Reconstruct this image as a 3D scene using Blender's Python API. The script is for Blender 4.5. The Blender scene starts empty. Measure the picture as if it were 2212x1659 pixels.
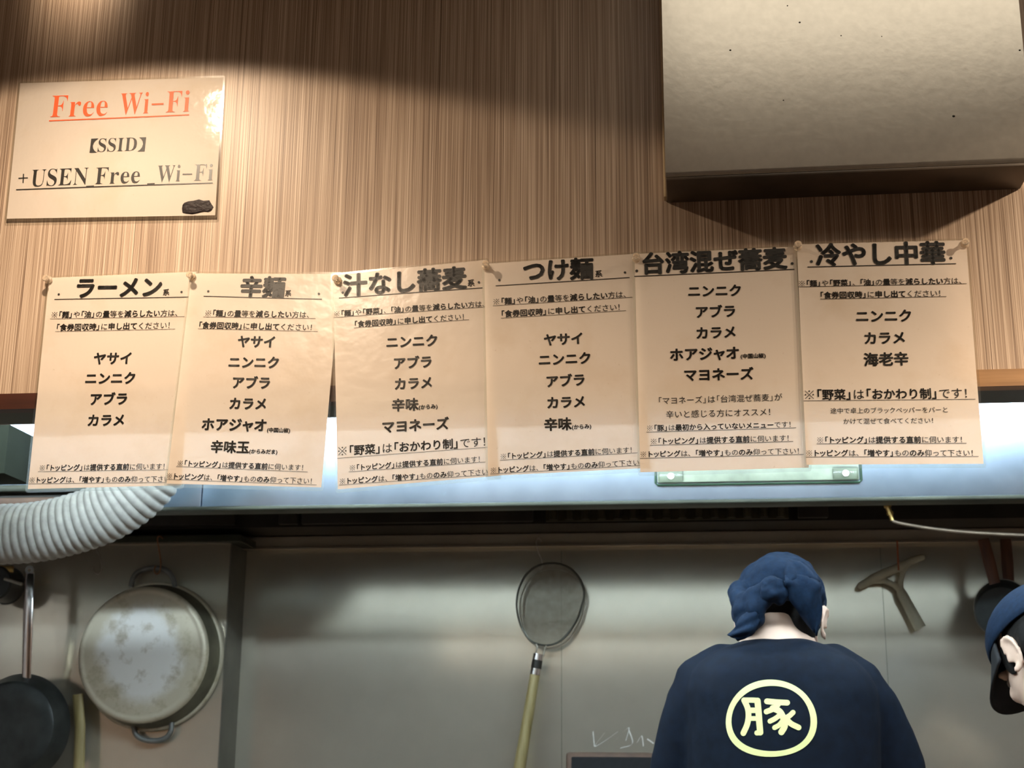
import bpy, bmesh, math, random
import numpy as np
from mathutils import Vector, Matrix, Euler
from mathutils.bvhtree import BVHTree
random.seed(4)
SC = bpy.context.scene
COL = SC.collection
R = math.radians
PI = math.pi

# ------------------------------------------------------------------ camera
W_, H_, F_ = 2212.0, 1659.0, 3067.0
CAMZ = 1.25
YAW, PITCH, ROLL = R(-7.0945), R(15.099), R(0.4544)
FWD = Vector((math.sin(YAW)*math.cos(PITCH), math.cos(YAW)*math.cos(PITCH), math.sin(PITCH)))
_r0 = Vector((math.cos(YAW), -math.sin(YAW), 0)); _u0 = _r0.cross(FWD)
RIGHT = _r0*math.cos(ROLL) + _u0*math.sin(ROLL)
UP = -_r0*math.sin(ROLL) + _u0*math.cos(ROLL)
CAMPOS = Vector((0, 0, CAMZ))
cd = bpy.data.cameras.new('camera'); cam = bpy.data.objects.new('camera', cd); COL.objects.link(cam)
m3 = Matrix((RIGHT, UP, -FWD)).transposed()
cam.matrix_world = Matrix.Translation(CAMPOS) @ m3.to_4x4()
cd.sensor_fit = 'HORIZONTAL'; cd.sensor_width = 36.0; cd.lens = 36.0*F_/W_
cd.dof.use_dof = True; cd.dof.focus_distance = 1.9; cd.dof.aperture_fstop = 10.0
cd.clip_start = 0.02
SC.camera = cam

def ray(px, py):
    return RIGHT*((px-W_/2)/F_) + UP*((H_/2-py)/F_) + FWD
def at(px, py, Y):                       # the point of the photograph at depth Y
    d = ray(px, py); return CAMPOS + d*(Y/d.y)
def ppm(px, py, Y):                      # photograph pixels per metre there
    return F_/((at(px, py, Y)-CAMPOS).dot(FWD))

# ------------------------------------------------------------------ world, exposure, light levels
wd = bpy.data.worlds.new('world'); SC.world = wd; wd.use_nodes = True
wd.node_tree.nodes['Background'].inputs[0].default_value = (1.0, 0.9, 0.78, 1)
wd.node_tree.nodes['Background'].inputs[1].default_value = 0.02
SC.view_settings.view_transform = 'Standard'; SC.view_settings.look = 'None'
SC.view_settings.gamma = 1.0; SC.view_settings.use_curve_mapping = False
SC.view_settings.exposure = 0.45
D = 1.785            # front of the hanging wall
SOF = 0.09           # its thickness
HOODY = 2.745         # front of the hood
WALLY = 3.40         # kitchen back wall
CEIL = 2.52
L_SPOT, L_DOWN, L_ROW2, L_PANEL, L_TUBE, L_KIT, L_HOT = 9.0, 24.0, 26.0, 1.35, 62.0, 66.0, 2.6
WARM = (1.0, 0.775, 0.55); COOL = (0.75, 0.90, 1.0)

# ------------------------------------------------------------------ helpers
def tag(o, label=None, cat=None, group=None, kind=None):
    if label: o['label'] = label
    if cat: o['category'] = cat
    if group: o['group'] = group
    if kind: o['kind'] = kind
    return o
def empty(name, loc=(0, 0, 0), label=None, cat=None, group=None):
    o = bpy.data.objects.new(name, None); COL.objects.link(o); o.location = loc
    o.empty_display_size = 0.05
    tag(o, label, cat, group); return o
def link_mesh(name, me, material, parent=None, smooth=True):
    o = bpy.data.objects.new(name, me); COL.objects.link(o)
    if material is not None:
        if len(me.materials): me.materials[0] = material
        else: me.materials.append(material)
    if smooth:
        me.polygons.foreach_set('use_smooth', [True]*len(me.polygons))
    if parent is not None:
        o.parent = parent
        o.matrix_parent_inverse = Matrix.Translation(-parent.location) if parent.parent is None else Matrix.Identity(4)
    return o
class MB:
    """collects geometry in world space"""
    def __init__(s): s.v = []; s.f = []
    def add(s, vs, fs):
        n = len(s.v); s.v += [tuple(v) for v in vs]; s.f += [tuple(i+n for i in f) for f in fs]; return s
    def box(s, a, b, bev=0.0):
        x0, x1 = sorted((a[0], b[0])); y0, y1 = sorted((a[1], b[1])); z0, z1 = sorted((a[2], b[2]))
        bm = bmesh.new(); bmesh.ops.create_cube(bm, size=1.0)
        for v in bm.verts:
            v.co = Vector(((x0+x1)/2+v.co.x*(x1-x0), (y0+y1)/2+v.co.y*(y1-y0), (z0+z1)/2+v.co.z*(z1-z0)))
        if bev > 0: bmesh.ops.bevel(bm, geom=bm.edges[:], offset=bev, segments=2, affect='EDGES', profile=0.5)
        return s.bm(bm)
    def bm(s, bm):
        bm.verts.index_update()
        s.add([v.co[:] for v in bm.verts], [[v.index for v in f.verts] for f in bm.faces]); bm.free(); return s
    def tube(s, pts, rad, n=12, caps=True, flat=1.0, ref=None):
        pts = [Vector(p) for p in pts]; rad = rad if hasattr(rad, '__len__') else [rad]*len(pts)
        vs = []; fs = []; prev = None
        for i, p in enumerate(pts):
            t = (pts[min(i+1, len(pts)-1)]-pts[max(i-1, 0)]).normalized()
            if prev is None:
                a = Vector(ref) if ref is not None else (Vector((0, 0, 1)) if abs(t.z) < 0.9 else Vector((0, 1, 0)))
                a = (a - t*a.dot(t)).normalized()
            else: a = (prev - t*prev.dot(t)).normalized()
            prev = a; b = t.cross(a)
            for k in range(n):
                w = 2*PI*k/n; vs.append(p + a*math.cos(w)*rad[i]*flat + b*math.sin(w)*rad[i])
        for i in range(len(pts)-1):
            for k in range(n):
                fs.append((i*n+k, i*n+(k+1) % n, (i+1)*n+(k+1) % n, (i+1)*n+k))
        if caps: fs.append(tuple(range(n-1, -1, -1))); fs.append(tuple((len(pts)-1)*n+k for k in range(n)))
        return s.add(vs, fs)
    def lathe(s, c, axis, prof, n=48, up=None, closed=False):
        """prof = [(radius, distance along axis)]"""
        c = Vector(c); ax = Vector(axis).normalized()
        a = Vector(up) if up is not None else (Vector((0, 0, 1)) if abs(ax.z) < 0.9 else Vector((1, 0, 0)))
        a = (a-ax*a.dot(ax)).normalized(); b = ax.cross(a); vs = []; fs = []
        for r, h in prof:
            for k in range(n):
                w = 2*PI*k/n; vs.append(c+ax*h+(a*math.cos(w)+b*math.sin(w))*max(r, 1e-5))
        m = len(prof)
        for i in range(m if closed else m-1):
            j = (i+1) % m
            for k in range(n): fs.append((i*n+k, i*n+(k+1) % n, j*n+(k+1) % n, j*n+k))
        return s.add(vs, fs)
    def ball(s, c, r, rot=None, seg=20):
        bm = bmesh.new(); bmesh.ops.create_uvsphere(bm, u_segments=seg, v_segments=seg//2+2, radius=1.0)
        r = r if hasattr(r, '__len__') else (r, r, r); M = rot if rot is not None else Matrix.Identity(3)
        for v in bm.verts: v.co = Vector(c) + M @ Vector((v.co.x*r[0], v.co.y*r[1], v.co.z*r[2]))
        return s.bm(bm)
    def chain(s, pts, rad, n=14):
        """tube with ball ends (for organic unions)"""
        s.tube(pts, rad, n); rad = rad if hasattr(rad, '__len__') else [rad]*len(pts)
        for p, r in zip(pts, rad): s.ball(p, r*0.995, seg=14)
        return s
    def prism(s, poly, depth_vec):
        n = len(poly); d = Vector(depth_vec); a = [Vector(p) for p in poly]
        s.add(a+[p+d for p in a], [tuple(range(n)), tuple(range(2*n-1, n-1, -1))] +
              [(i, (i+1) % n, n+(i+1) % n, n+i) for i in range(n)]); return s
    def mesh(s, name='m'):
        me = bpy.data.meshes.new(name); me.from_pydata([tuple(v) for v in s.v], [], s.f); me.validate(); me.update()
        bm = bmesh.new(); bm.from_mesh(me); bmesh.ops.recalc_face_normals(bm, faces=bm.faces); bm.to_mesh(me); bm.free()
        return me
    def build(s, name, material, parent=None, smooth=True, angle=35):
        me = s.mesh(name)
        o = link_mesh(name, me, material, parent, smooth)
        if smooth and angle: me.set_sharp_from_angle(angle=R(angle))
        return o
def spline(pts, n):
    pts = [Vector(p) for p in pts]; out = []
    P = [pts[0]*2-pts[1]]+pts+[pts[-1]*2-pts[-2]]
    segs = len(pts)-1
    for i in range(n+1):
        t = i/n*segs; k = min(int(t), segs-1); u = t-k
        a, b, c, d = P[k], P[k+1], P[k+2], P[k+3]
        out.append(0.5*((2*b)+(c-a)*u+(2*a-5*b+4*c-d)*u*u+(3*b-a-3*c+d)*u**3))
    return out
def organic(mb, voxel, smooth=4, extra=None):
    """one continuous skin around everything in mb"""
    me = mb.mesh(); o = bpy.data.objects.new('tmp', me); COL.objects.link(o)
    md = o.modifiers.new('r', 'REMESH'); md.mode = 'VOXEL'; md.voxel_size = voxel
    sm = o.modifiers.new('s', 'SMOOTH'); sm.factor = 0.5; sm.iterations = smooth
    if extra: extra(o)
    dg = bpy.context.evaluated_depsgraph_get()
    out = bpy.data.meshes.new_from_object(o.evaluated_get(dg))
    bpy.data.objects.remove(o); bpy.data.meshes.remove(me)
    return out

# ------------------------------------------------------------------ materials
class NT:
    def __init__(s, name):
        s.m = bpy.data.materials.new(name); s.m.use_nodes = True; s.t = s.m.node_tree
        s.b = s.t.nodes['Principled BSDF']; s.out = s.t.nodes['Material Output']
    def n(s, typ, **kw):
        x = s.t.nodes.new(typ)
        for k, v in kw.items(): setattr(x, k, v)
        return x
    def l(s, a, b): s.t.links.new(a, b)
    def obj(s, scale=(1, 1, 1)):
        tc = s.n('ShaderNodeTexCoord'); mp = s.n('ShaderNodeMapping'); mp.inputs['Scale'].default_value = scale
        s.l(tc.outputs['Object'], mp.inputs['Vector']); return mp.outputs['Vector']
    def noise(s, vec, scale, detail=3, rough=0.5):
        x = s.n('ShaderNodeTexNoise'); x.inputs['Scale'].default_value = scale
        x.inputs['Detail'].default_value = detail; x.inputs['Roughness'].default_value = rough
        s.l(vec, x.inputs['Vector']); return x.outputs['Fac']
    def ramp(s, fac, stops):
        x = s.n('ShaderNodeValToRGB'); e = x.color_ramp.elements
        while len(e) < len(stops): e.new(0.5)
        for i, (p, c) in enumerate(stops):
            e[i].position = p; e[i].color = (*c, 1) if len(c) == 3 else c
        s.l(fac, x.inputs['Fac']); return x.outputs['Color']
    def mix(s, fac, a, b, mode='MIX'):
        x = s.n('ShaderNodeMix'); x.data_type = 'RGBA'; x.blend_type = mode
        for sock, v in ((x.inputs[0], fac), (x.inputs[6], a), (x.inputs[7], b)):
            if hasattr(v, 'links') or isinstance(v, bpy.types.NodeSocket): s.l(v, sock)
            elif isinstance(v, (int, float)): sock.default_value = v
            else: sock.default_value = (*v, 1)
        return x.outputs[2]
    def math(s, op, a, b=None):
        x = s.n('ShaderNodeMath'); x.operation = op
        for i, v in enumerate((a, b)):
            if v is None: continue
            if isinstance(v, bpy.types.NodeSocket): s.l(v, x.inputs[i])
            else: x.inputs[i].default_value = v
        return x.outputs[0]
    def bump(s, h, strength=0.2, dist=0.002):
        x = s.n('ShaderNodeBump'); x.inputs['Strength'].default_value = strength; x.inputs['Distance'].default_value = dist
        s.l(h, x.inputs['Height']); s.l(x.outputs[0], s.b.inputs['Normal']); return x.outputs[0]
    def set(s, **kw):
        names = dict(col='Base Color', rough='Roughness', metal='Metallic', spec='Specular IOR Level', coat='Coat Weight',
                     coatr='Coat Roughness', trans='Transmission Weight', ior='IOR', alpha='Alpha', sheen='Sheen Weight')
        for k, v in kw.items():
            i = s.b.inputs[names[k]]
            if isinstance(v, bpy.types.NodeSocket): s.l(v, i)
            elif k == 'col': i.default_value = (*v, 1)
            else: i.default_value = v
        return s
def simple(name, col, rough=0.5, metal=0.0, var=0.15, scale=30, bump=0.0, **kw):
    t = NT(name); v = t.obj(); f = t.noise(v, scale, 4)
    a = tuple(c*(1-var) for c in col); b = tuple(min(1, c*(1+var)) for c in col)
    t.set(col=t.ramp(f, [(0.3, a), (0.7, b)]), rough=rough, metal=metal, **kw)
    if bump: t.bump(f, bump)
    return t.m

def m_wallpaper():
    t = NT('striped_wallpaper')
    v1 = t.obj((1000, 1, 2.2)); v2 = t.obj((300, 1, 0.9)); v3 = t.obj((1500, 1, 5.0)); v4 = t.obj((22, 1, 0.4))
    a = t.noise(v1, 1, 2, 0.6); b = t.noise(v2, 1, 2); c = t.noise(v3, 1, 1); d = t.noise(v4, 1, 1)
    s = t.math('ADD', t.math('MULTIPLY', a, 0.50), t.math('MULTIPLY', b, 0.12))
    s = t.math('ADD', s, t.math('MULTIPLY', c, 0.32)); s = t.math('ADD', s, t.math('MULTIPLY', d, 0.06))
    col = t.ramp(s, [(0.36, (0.13, 0.085, 0.06)), (0.46, (0.30, 0.212, 0.152)), (0.54, (0.45, 0.345, 0.26)), (0.63, (0.62, 0.50, 0.40))])
    t.set(col=col, rough=0.42, spec=0.35); t.bump(s, 0.15, 0.001); return t.m
def m_wood(name, dark, light, rough=0.45, axis=(2.5, 40, 60)):
    t = NT(name); v = t.obj(axis); f = t.noise(v, 1.0, 5, 0.6); g = t.noise(t.obj((9, 9, 9)), 1.0, 3)
    s = t.math('ADD', t.math('MULTIPLY', f, 0.75), t.math('MULTIPLY', g, 0.25))
    t.set(col=t.ramp(s, [(0.35, dark), (0.65, light)]), rough=rough); t.bump(f, 0.1, 0.001); return t.m
def m_steel(name, col=(0.55, 0.55, 0.5), rough=0.33, dirt=(0.35, 0.3, 0.2), dirt_amt=0.35, metal=1.0, brush=(3, 3, 220), grime=0.5):
    t = NT(name); n1 = t.noise(t.obj((1, 1, 1)), 2.2, 1.5, 0.4); n3 = t.noise(t.obj((1, 1, 1)), 11, 1.5, 0.4)
    c = t.mix(t.math('MULTIPLY', n1, dirt_amt), col, dirt)
    c = t.mix(t.math('MULTIPLY', n3, 0.12), c, tuple(x*0.7 for x in col))
    r = t.math('ADD', t.math('MULTIPLY', n3, 0.05), rough-0.025)
    t.set(col=c, rough=r, metal=metal); return t.m
def m_paper(name, col, dirt=(0.62, 0.47, 0.3), trans=0.36, gl_r=0.24):
    t = NT(name); v = t.obj(); n = t.noise(v, 9, 5, 0.6); f = t.noise(v, 160, 3, 0.7)
    c = t.mix(t.ramp(n, [(0.5, (0, 0, 0)), (0.8, (0.45, 0.45, 0.45))]), col, dirt)
    c = t.mix(t.ramp(f, [(0.68, (0, 0, 0)), (0.78, (0.4, 0.4, 0.4))]), c, (0.5, 0.38, 0.25))
    b = t.n('ShaderNodeBump'); b.inputs['Strength'].default_value = 0.22; b.inputs['Distance'].default_value = 0.004
    t.l(t.noise(v, 32, 3), b.inputs['Height'])
    df = t.n('ShaderNodeBsdfDiffuse'); tr = t.n('ShaderNodeBsdfTranslucent'); gl = t.n('ShaderNodeBsdfGlossy'); fr = t.n('ShaderNodeFresnel')
    fr.inputs['IOR'].default_value = 1.45; gl.inputs['Roughness'].default_value = gl_r
    t.l(c, df.inputs[0]); t.l(c, tr.inputs[0])
    for x in (df, gl): t.l(b.outputs[0], x.inputs['Normal'])
    t.l(b.outputs[0], fr.inputs['Normal'])
    m1 = t.n('ShaderNodeMixShader'); m1.inputs[0].default_value = trans; t.l(df.outputs[0], m1.inputs[1]); t.l(tr.outputs[0], m1.inputs[2])
    m2 = t.n('ShaderNodeMixShader'); t.l(fr.outputs[0], m2.inputs[0]); t.l(m1.outputs[0], m2.inputs[1]); t.l(gl.outputs[0], m2.inputs[2])
    t.l(m2.outputs[0], t.out.inputs['Surface']); return t.m
def m_film():
    t = NT('clear_laminate_film'); tr = t.n('ShaderNodeBsdfTransparent'); gl = t.n('ShaderNodeBsdfGlossy'); df = t.n('ShaderNodeBsdfTranslucent')
    tr.inputs[0].default_value = (0.93, 0.95, 0.92, 1); gl.inputs['Roughness'].default_value = 0.15; df.inputs[0].default_value = (0.9, 0.92, 0.88, 1)
    lw = t.n('ShaderNodeLayerWeight'); lw.inputs[0].default_value = 0.35
    m1 = t.n('ShaderNodeMixShader'); m1.inputs[0].default_value = 0.25; t.l(tr.outputs[0], m1.inputs[1]); t.l(df.outputs[0], m1.inputs[2])
    m2 = t.n('ShaderNodeMixShader'); t.l(lw.outputs['Fresnel'], m2.inputs[0]); t.l(m1.outputs[0], m2.inputs[1]); t.l(gl.outputs[0], m2.inputs[2])
    t.l(m2.outputs[0], t.out.inputs['Surface']); return t.m
def m_emit(name, col, strength):
    t = NT(name); e = t.n('ShaderNodeEmission'); e.inputs[0].default_value = (*col, 1); e.inputs[1].default_value = strength
    t.l(e.outputs[0], t.out.inputs['Surface']); return t.m

M = {}
M['wallpaper'] = m_wallpaper()
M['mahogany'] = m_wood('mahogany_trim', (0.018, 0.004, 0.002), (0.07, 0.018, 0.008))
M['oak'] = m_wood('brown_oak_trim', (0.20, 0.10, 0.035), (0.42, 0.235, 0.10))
M['duct'] = simple('beige_galvanised_steel', (0.57, 0.54, 0.485), 0.28, 0.93, 0.05, 90, 0.06)
M['steel'] = simple('stainless_wall', (0.68, 0.63, 0.51), 0.15, 0.66, 0.05, 9)
M['hood'] = simple('stainless_hood', (0.62, 0.76, 0.93), 0.25, 1.0, 0.08, 22)
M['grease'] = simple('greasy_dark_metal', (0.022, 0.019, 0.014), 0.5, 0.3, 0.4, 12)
M['darksteel'] = simple('dark_olive_metal', (0.045, 0.05, 0.035), 0.45, 0.5, 0.3, 9)
M['white'] = simple('white_enamel', (0.78, 0.80, 0.80), 0.55, 0, 0.05, 5)
M['plaster'] = simple('cream_ceiling_board', (0.62, 0.55, 0.46), 0.8, 0, 0.06, 12)
M['rear'] = simple('warm_brown_plaster', (0.36, 0.30, 0.275), 0.8, 0, 0.1, 5)
M['floor'] = simple('dark_floor_tile', (0.10, 0.08, 0.065), 0.5, 0, 0.2, 6)
M['paper'] = m_paper('laminated_paper', (0.84, 0.75, 0.66))
M['paperw'] = m_paper('laminated_sign_paper', (0.70, 0.63, 0.56), trans=0.30, gl_r=0.09)
M['film'] = m_film()
M['ink'] = simple('black_print', (0.018, 0.016, 0.014), 0.42, 0, 0.1, 50, coat=0.12, coatr=0.25)
M['redink'] = simple('red_print', (0.72, 0.10, 0.03), 0.5, 0, 0.08, 50, spec=0.3)
M['marker'] = simple('black_marker_ink', (0.012, 0.006, 0.006), 0.6, 0, 0.3, 200, 0.8, spec=0.25)
M['pin'] = simple('clear_amber_plastic', (0.95, 0.83, 0.68), 0.12, 0, 0.03, 20, trans=0.75, ior=1.45)
M['chrome'] = simple('polished_steel', (0.72, 0.70, 0.68), 0.16, 1.0, 0.08, 40)
M['wire'] = simple('dull_steel_wire', (0.36, 0.34, 0.28), 0.4, 0.9, 0.2, 60)
M['rusty'] = simple('rusty_wire', (0.30, 0.15, 0.07), 0.6, 0.5, 0.3, 60)
M['iron'] = simple('black_seasoned_iron', (0.032, 0.037, 0.036), 0.36, 0.4, 0.3, 25, 0.1)
M['bamboo'] = m_wood('bamboo_stick', (0.20, 0.15, 0.05), (0.40, 0.33, 0.15), 0.5, (60, 60, 4))
M['redwood'] = m_wood('dark_red_wood_handle', (0.05, 0.016, 0.006), (0.14, 0.05, 0.018), 0.5, (60, 60, 4))
M['brass'] = simple('brass', (0.62, 0.44, 0.16), 0.32, 1.0, 0.15, 40)
M['hose'] = simple('grey_white_hose_cloth', (0.34, 0.34, 0.31), 0.75, 0, 0.16, 60, 0.15)
M['navy'] = simple('navy_cotton', (0.0024, 0.0065, 0.0155), 0.85, 0, 0.25, 60, 0.25, spec=0.2)
M['bandana'] = simple('navy_bandana_cotton', (0.0042, 0.0145, 0.036), 0.85, 0, 0.25, 120, 0.25, spec=0.2)
M['yellow'] = simple('pale_yellow_print', (0.86, 0.95, 0.42), 0.7, 0, 0.04, 60)
M['skin'] = simple('skin', (0.78, 0.56, 0.43), 0.5, 0, 0.06, 30)
M['hair'] = simple('black_hair', (0.008, 0.007, 0.006), 0.75, 0, 0.3, 150, 0.3, spec=0.2)
M['black'] = simple('black_cloth', (0.008, 0.009, 0.011), 0.8, 0, 0.2, 80)
M['eye'] = simple('eye_white', (0.75, 0.72, 0.68), 0.2, 0, 0.03, 10)
M['lip'] = simple('lip_skin', (0.45, 0.18, 0.14), 0.45, 0, 0.05, 30)
M['plastic'] = simple('grey_olive_plastic', (0.46, 0.45, 0.33), 0.5, 0, 0.12, 30, 0.05)
M['sleeve'] = simple('pale_green_film', (0.36, 0.42, 0.32), 0.3, 0, 0.3, 18, coat=0.2)
M['green'] = simple('dark_green_edge', (0.03, 0.07, 0.04), 0.3, 0, 0.2, 30)
M['trayrim'] = simple('brown_rim', (0.11, 0.06, 0.035), 0.5, 0.2, 0.2, 30)
M['chalk'] = simple('pale_scratch', (0.62, 0.62, 0.58), 0.8, 0, 0.2, 90)
def m_pan():
    t = NT('stained_aluminium'); v = t.obj(); n = t.noise(v, 7, 6, 0.65); n2 = t.noise(v, 26, 5, 0.6)
    # burnt ring towards the rim of the base
    tc = t.n('ShaderNodeTexCoord'); sp = t.n('ShaderNodeSeparateXYZ'); t.l(tc.outputs['Object'], sp.inputs[0])
    r = t.math('SQRT', t.math('ADD', t.math('MULTIPLY', sp.outputs[0], sp.outputs[0]), t.math('MULTIPLY', sp.outputs[2], sp.outputs[2])))
    r2 = t.math('ADD', r, t.math('MULTIPLY', t.math('SUBTRACT', n, 0.5), 0.12))
    k = t.ramp(r2, [(0.085, (0, 0, 0)), (0.115, (0.9, 0.9, 0.9))])
    c = t.mix(t.math('MULTIPLY', k, 0.85), (0.74, 0.74, 0.70), (0.46, 0.41, 0.27))
    c = t.mix(t.ramp(n2, [(0.52, (0, 0, 0)), (0.72, (0.7, 0.7, 0.7))]), c, (0.27, 0.22, 0.12))
    t.set(col=c, rough=0.5, metal=0.35); t.bump(n2, 0.12, 0.002); return t.m
M['pan'] = m_pan()

# ------------------------------------------------------------------ the setting
zs = (at(0, 882, D).z + at(2212, 837, D).z)/2          # underside of the hanging wall
XL, XR = -2.1, 1.75
def struct(name, mb, mat):
    o = mb.build(name, mat, smooth=False); tag(o, kind='structure'); return o
TR = 0.022
struct('wall_front', MB().box((XL, D, zs+TR), (XR, D+SOF-0.004, CEIL)), M['wallpaper'])
xs_ = at(1200, 850, D).x
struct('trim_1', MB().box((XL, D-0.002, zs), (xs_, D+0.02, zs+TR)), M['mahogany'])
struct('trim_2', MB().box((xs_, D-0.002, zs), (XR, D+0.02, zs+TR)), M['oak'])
struct('trim_3', MB().box((XL, D+0.02, zs+0.001), (XR, D+SOF-0.004, zs+TR)), M['darksteel'])
struct('trim_4', MB().box((XL, D+SOF-0.004, zs+0.001), (XR, D+SOF, CEIL)), simple('grey_white_board', (0.45, 0.45, 0.43), 0.7, 0, 0.06, 6))
struct('ceiling', MB().box((XL, -2.4, CEIL), (XR, WALLY+0.1, CEIL+0.08)), M['plaster'])
struct('floor', MB().box((XL, -2.4, -0.08), (XR, WALLY+0.1, 0.0)), M['floor'])
struct('wall_back', MB().box((XL, WALLY, 0), (XR, WALLY+0.1, CEIL)), M['steel'])
struct('wall_left', MB().box((XL-0.1, -2.4, 0), (XL, WALLY+0.1, CEIL)), M['rear'])
struct('wall_right', MB().box((XR, -2.4, 0), (XR+0.1, WALLY+0.1, CEIL)), M['rear'])
struct('wall_rear', MB().box((XL, -2.5, 0), (XR, -2.4, CEIL)), M['rear'])

# stepped-out wall bay at the left, with its capping ledge, and the capping rail of the back wall
BAYY = 3.28
bx1 = at(494, 1250, BAYY).x
zl = at(300, 1176, BAYY).z
zr = at(1300, 1180, WALLY).z
struct('wall_bay', MB().box((XL, BAYY, 0), (bx1, WALLY, zl)), M['steel'])
struct('trim_9', MB().box((bx1, BAYY+0.001, 0.3), (bx1+0.003, WALLY-0.001, zl-0.001)), simple('shaded_return_strip', (0.10, 0.095, 0.075), 0.6, 0.3, 0.2, 9))  # dark plate stands in for shade on the bay's return face
led = MB().box((XL, BAYY-0.025, zl), (at(519, 1170, BAYY-0.025).x, WALLY, zl+0.018), 0.002)
struct('trim_5', led, M['darksteel'])
rail = MB().box((bx1, WALLY-0.022, zr-0.001), (XR, WALLY, zr+0.028)).box((bx1, WALLY-0.028, zr-0.004), (XR, WALLY-0.018, zr+0.002), 0.001)
struct('trim_6', rail, M['steel'])
# thin seams between the stainless sheets
sm_ = MB()
for px in (1213, 1914):
    p = at(px, 1400, WALLY); sm_.box((p.x-0.0005, WALLY-0.0008, 0.9), (p.x+0.0005, WALLY, zr-0.01))
struct('trim_7', sm_, M['darksteel'])

# ------------------------------------------------------------------ range hood
zlip = at(1200, 1084, HOODY).z
hx0 = XL+0.03; hs = at(435, 1080, HOODY).x
hood = empty('range_hood', (hx0, HOODY, zlip), 'long stainless steel extractor hood hanging over the kitchen back wall', 'range hood')
MB().box((hx0, HOODY, zlip), (hs-0.001, HOODY+0.012, CEIL-0.03), 0.002).build('front_panel', M['hood'], hood)
MB().box((hs+0.001, HOODY, zlip), (XR-0.02, HOODY+0.012, CEIL-0.03), 0.002).build('front_panel', M['hood'], hood)
MB().box((hx0, HOODY-0.004, zlip-0.008), (XR-0.02, HOODY+0.05, zlip), 0.002).build('drip_lip', M['darksteel'], hood)
MB().box((hx0, HOODY+0.0125, zlip+0.004), (XR-0.02, HOODY+0.02, CEIL-0.04)).build('added_dark_lining', M['grease'], hood)  # unseen dark sheet added so the steel wall mirrors a dark band
FY = 3.22
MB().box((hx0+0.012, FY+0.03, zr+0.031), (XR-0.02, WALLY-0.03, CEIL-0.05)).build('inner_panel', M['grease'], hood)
fx0, fx1 = at(1178, 1120, FY).x, at(1705, 1120, FY).x
fl = MB().box((fx0, FY+0.012, zr+0.034), (fx1, FY+0.022, zr+0.24))
nb = 15
for i in range(nb):
    x = fx0+(fx1-fx0)*(i+0.5)/nb
    fl.tube([(x, FY+0.008, zr+0.036), (x, FY+0.008, zr+0.24)], 0.010, 10)
fl.build('baffle_filter', simple('oily_filter_steel', (0.085, 0.075, 0.045), 0.42, 0.7, 0.3, 30), hood)
for a, b in ((300, 505), (600, 640), (650, 1150), (1725, 1790)):
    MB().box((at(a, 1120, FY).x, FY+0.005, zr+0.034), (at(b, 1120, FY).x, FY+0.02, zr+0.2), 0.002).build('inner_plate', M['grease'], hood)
# drips on the front are in the hood's own finish

# pale sleeve fixed to the hood front
sy = HOODY-0.014
a = at(1416, 1046, sy); b = at(1862, 1041, sy)
slv = empty('plastic_sleeve', (a.x, sy, a.z), 'long clear green-edged plastic sleeve on the hood front below the fifth menu sheet', 'sleeve')
zz = (a.z+b.z)/2
MB().box((a.x+0.004, sy+0.002, zz+0.004), (b.x-0.004, sy+0.012, zz+0.09), 0.003).build('sheet', M['sleeve'], slv)
fr = MB()
fr.tube([(a.x, sy+0.006, zz+0.09), (a.x, sy+0.006, zz+0.004), (a.x+0.004, sy+0.006, zz), (b.x-0.004, sy+0.006, zz), (b.x, sy+0.006, zz+0.004), (b.x, sy+0.006, zz+0.09)], 0.0022, 8)
fr.build('edge', M['green'], slv)
for x in (a.x+0.03, b.x-0.03):
    MB().box((x-0.024, sy-0.002, zz+0.005), (x+0.024, sy+0.004, zz+0.03), 0.003).build('end_clip', M['film'], slv)
    MB().lathe((x, sy-0.004, zz+0.016), (0, 1, 0), [(0, 0), (0.006, 0.0), (0.006, 0.004), (0, 0.004)], 16).build('rivet', M['chrome'], slv)

# dark side panel, and boards added for the shaded hood lip at the left
p0 = at(20, 916, 2.30)
sp = empty('side_panel_board', (p0.x, 2.1, p0.z), 'dark green-grey steel side partition behind the leftmost menu sheet', 'partition')
MB().box((XL+0.02, 2.30, at(20, 1047, 2.40).z), (p0.x, 2.40, p0.z), 0.001).build('panel', simple('dark_green_board', (0.018, 0.022, 0.015), 0.8, 0, 0.2, 9, spec=0.1), sp)
shy = 2.69
za = at(30, 1047, shy).z; zb = at(30, 1062, shy).z; zc_ = at(30, 1074, shy).z; zd = at(30, 1090, shy).z
shf = empty('shaded_lip_boards', (at(0, 1050, shy).x, shy, za), 'dark boards added for the shaded hood lip above the ribbed hose', 'lip board')
x1 = at(240, 1060, shy).x
MB().box((XL+0.02, shy, zb), (x1, shy+0.045, za), 0.002).build('upper_board', M['darksteel'], shf)
MB().box((XL+0.02, shy+0.02, zc_), (x1, shy+0.044, zb)).build('back_rail', M['grease'], shf)
MB().box((XL+0.02, shy+0.004, zd), (x1, shy+0.044, zc_), 0.002).build('lower_board', M['trayrim'], shf)

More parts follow.
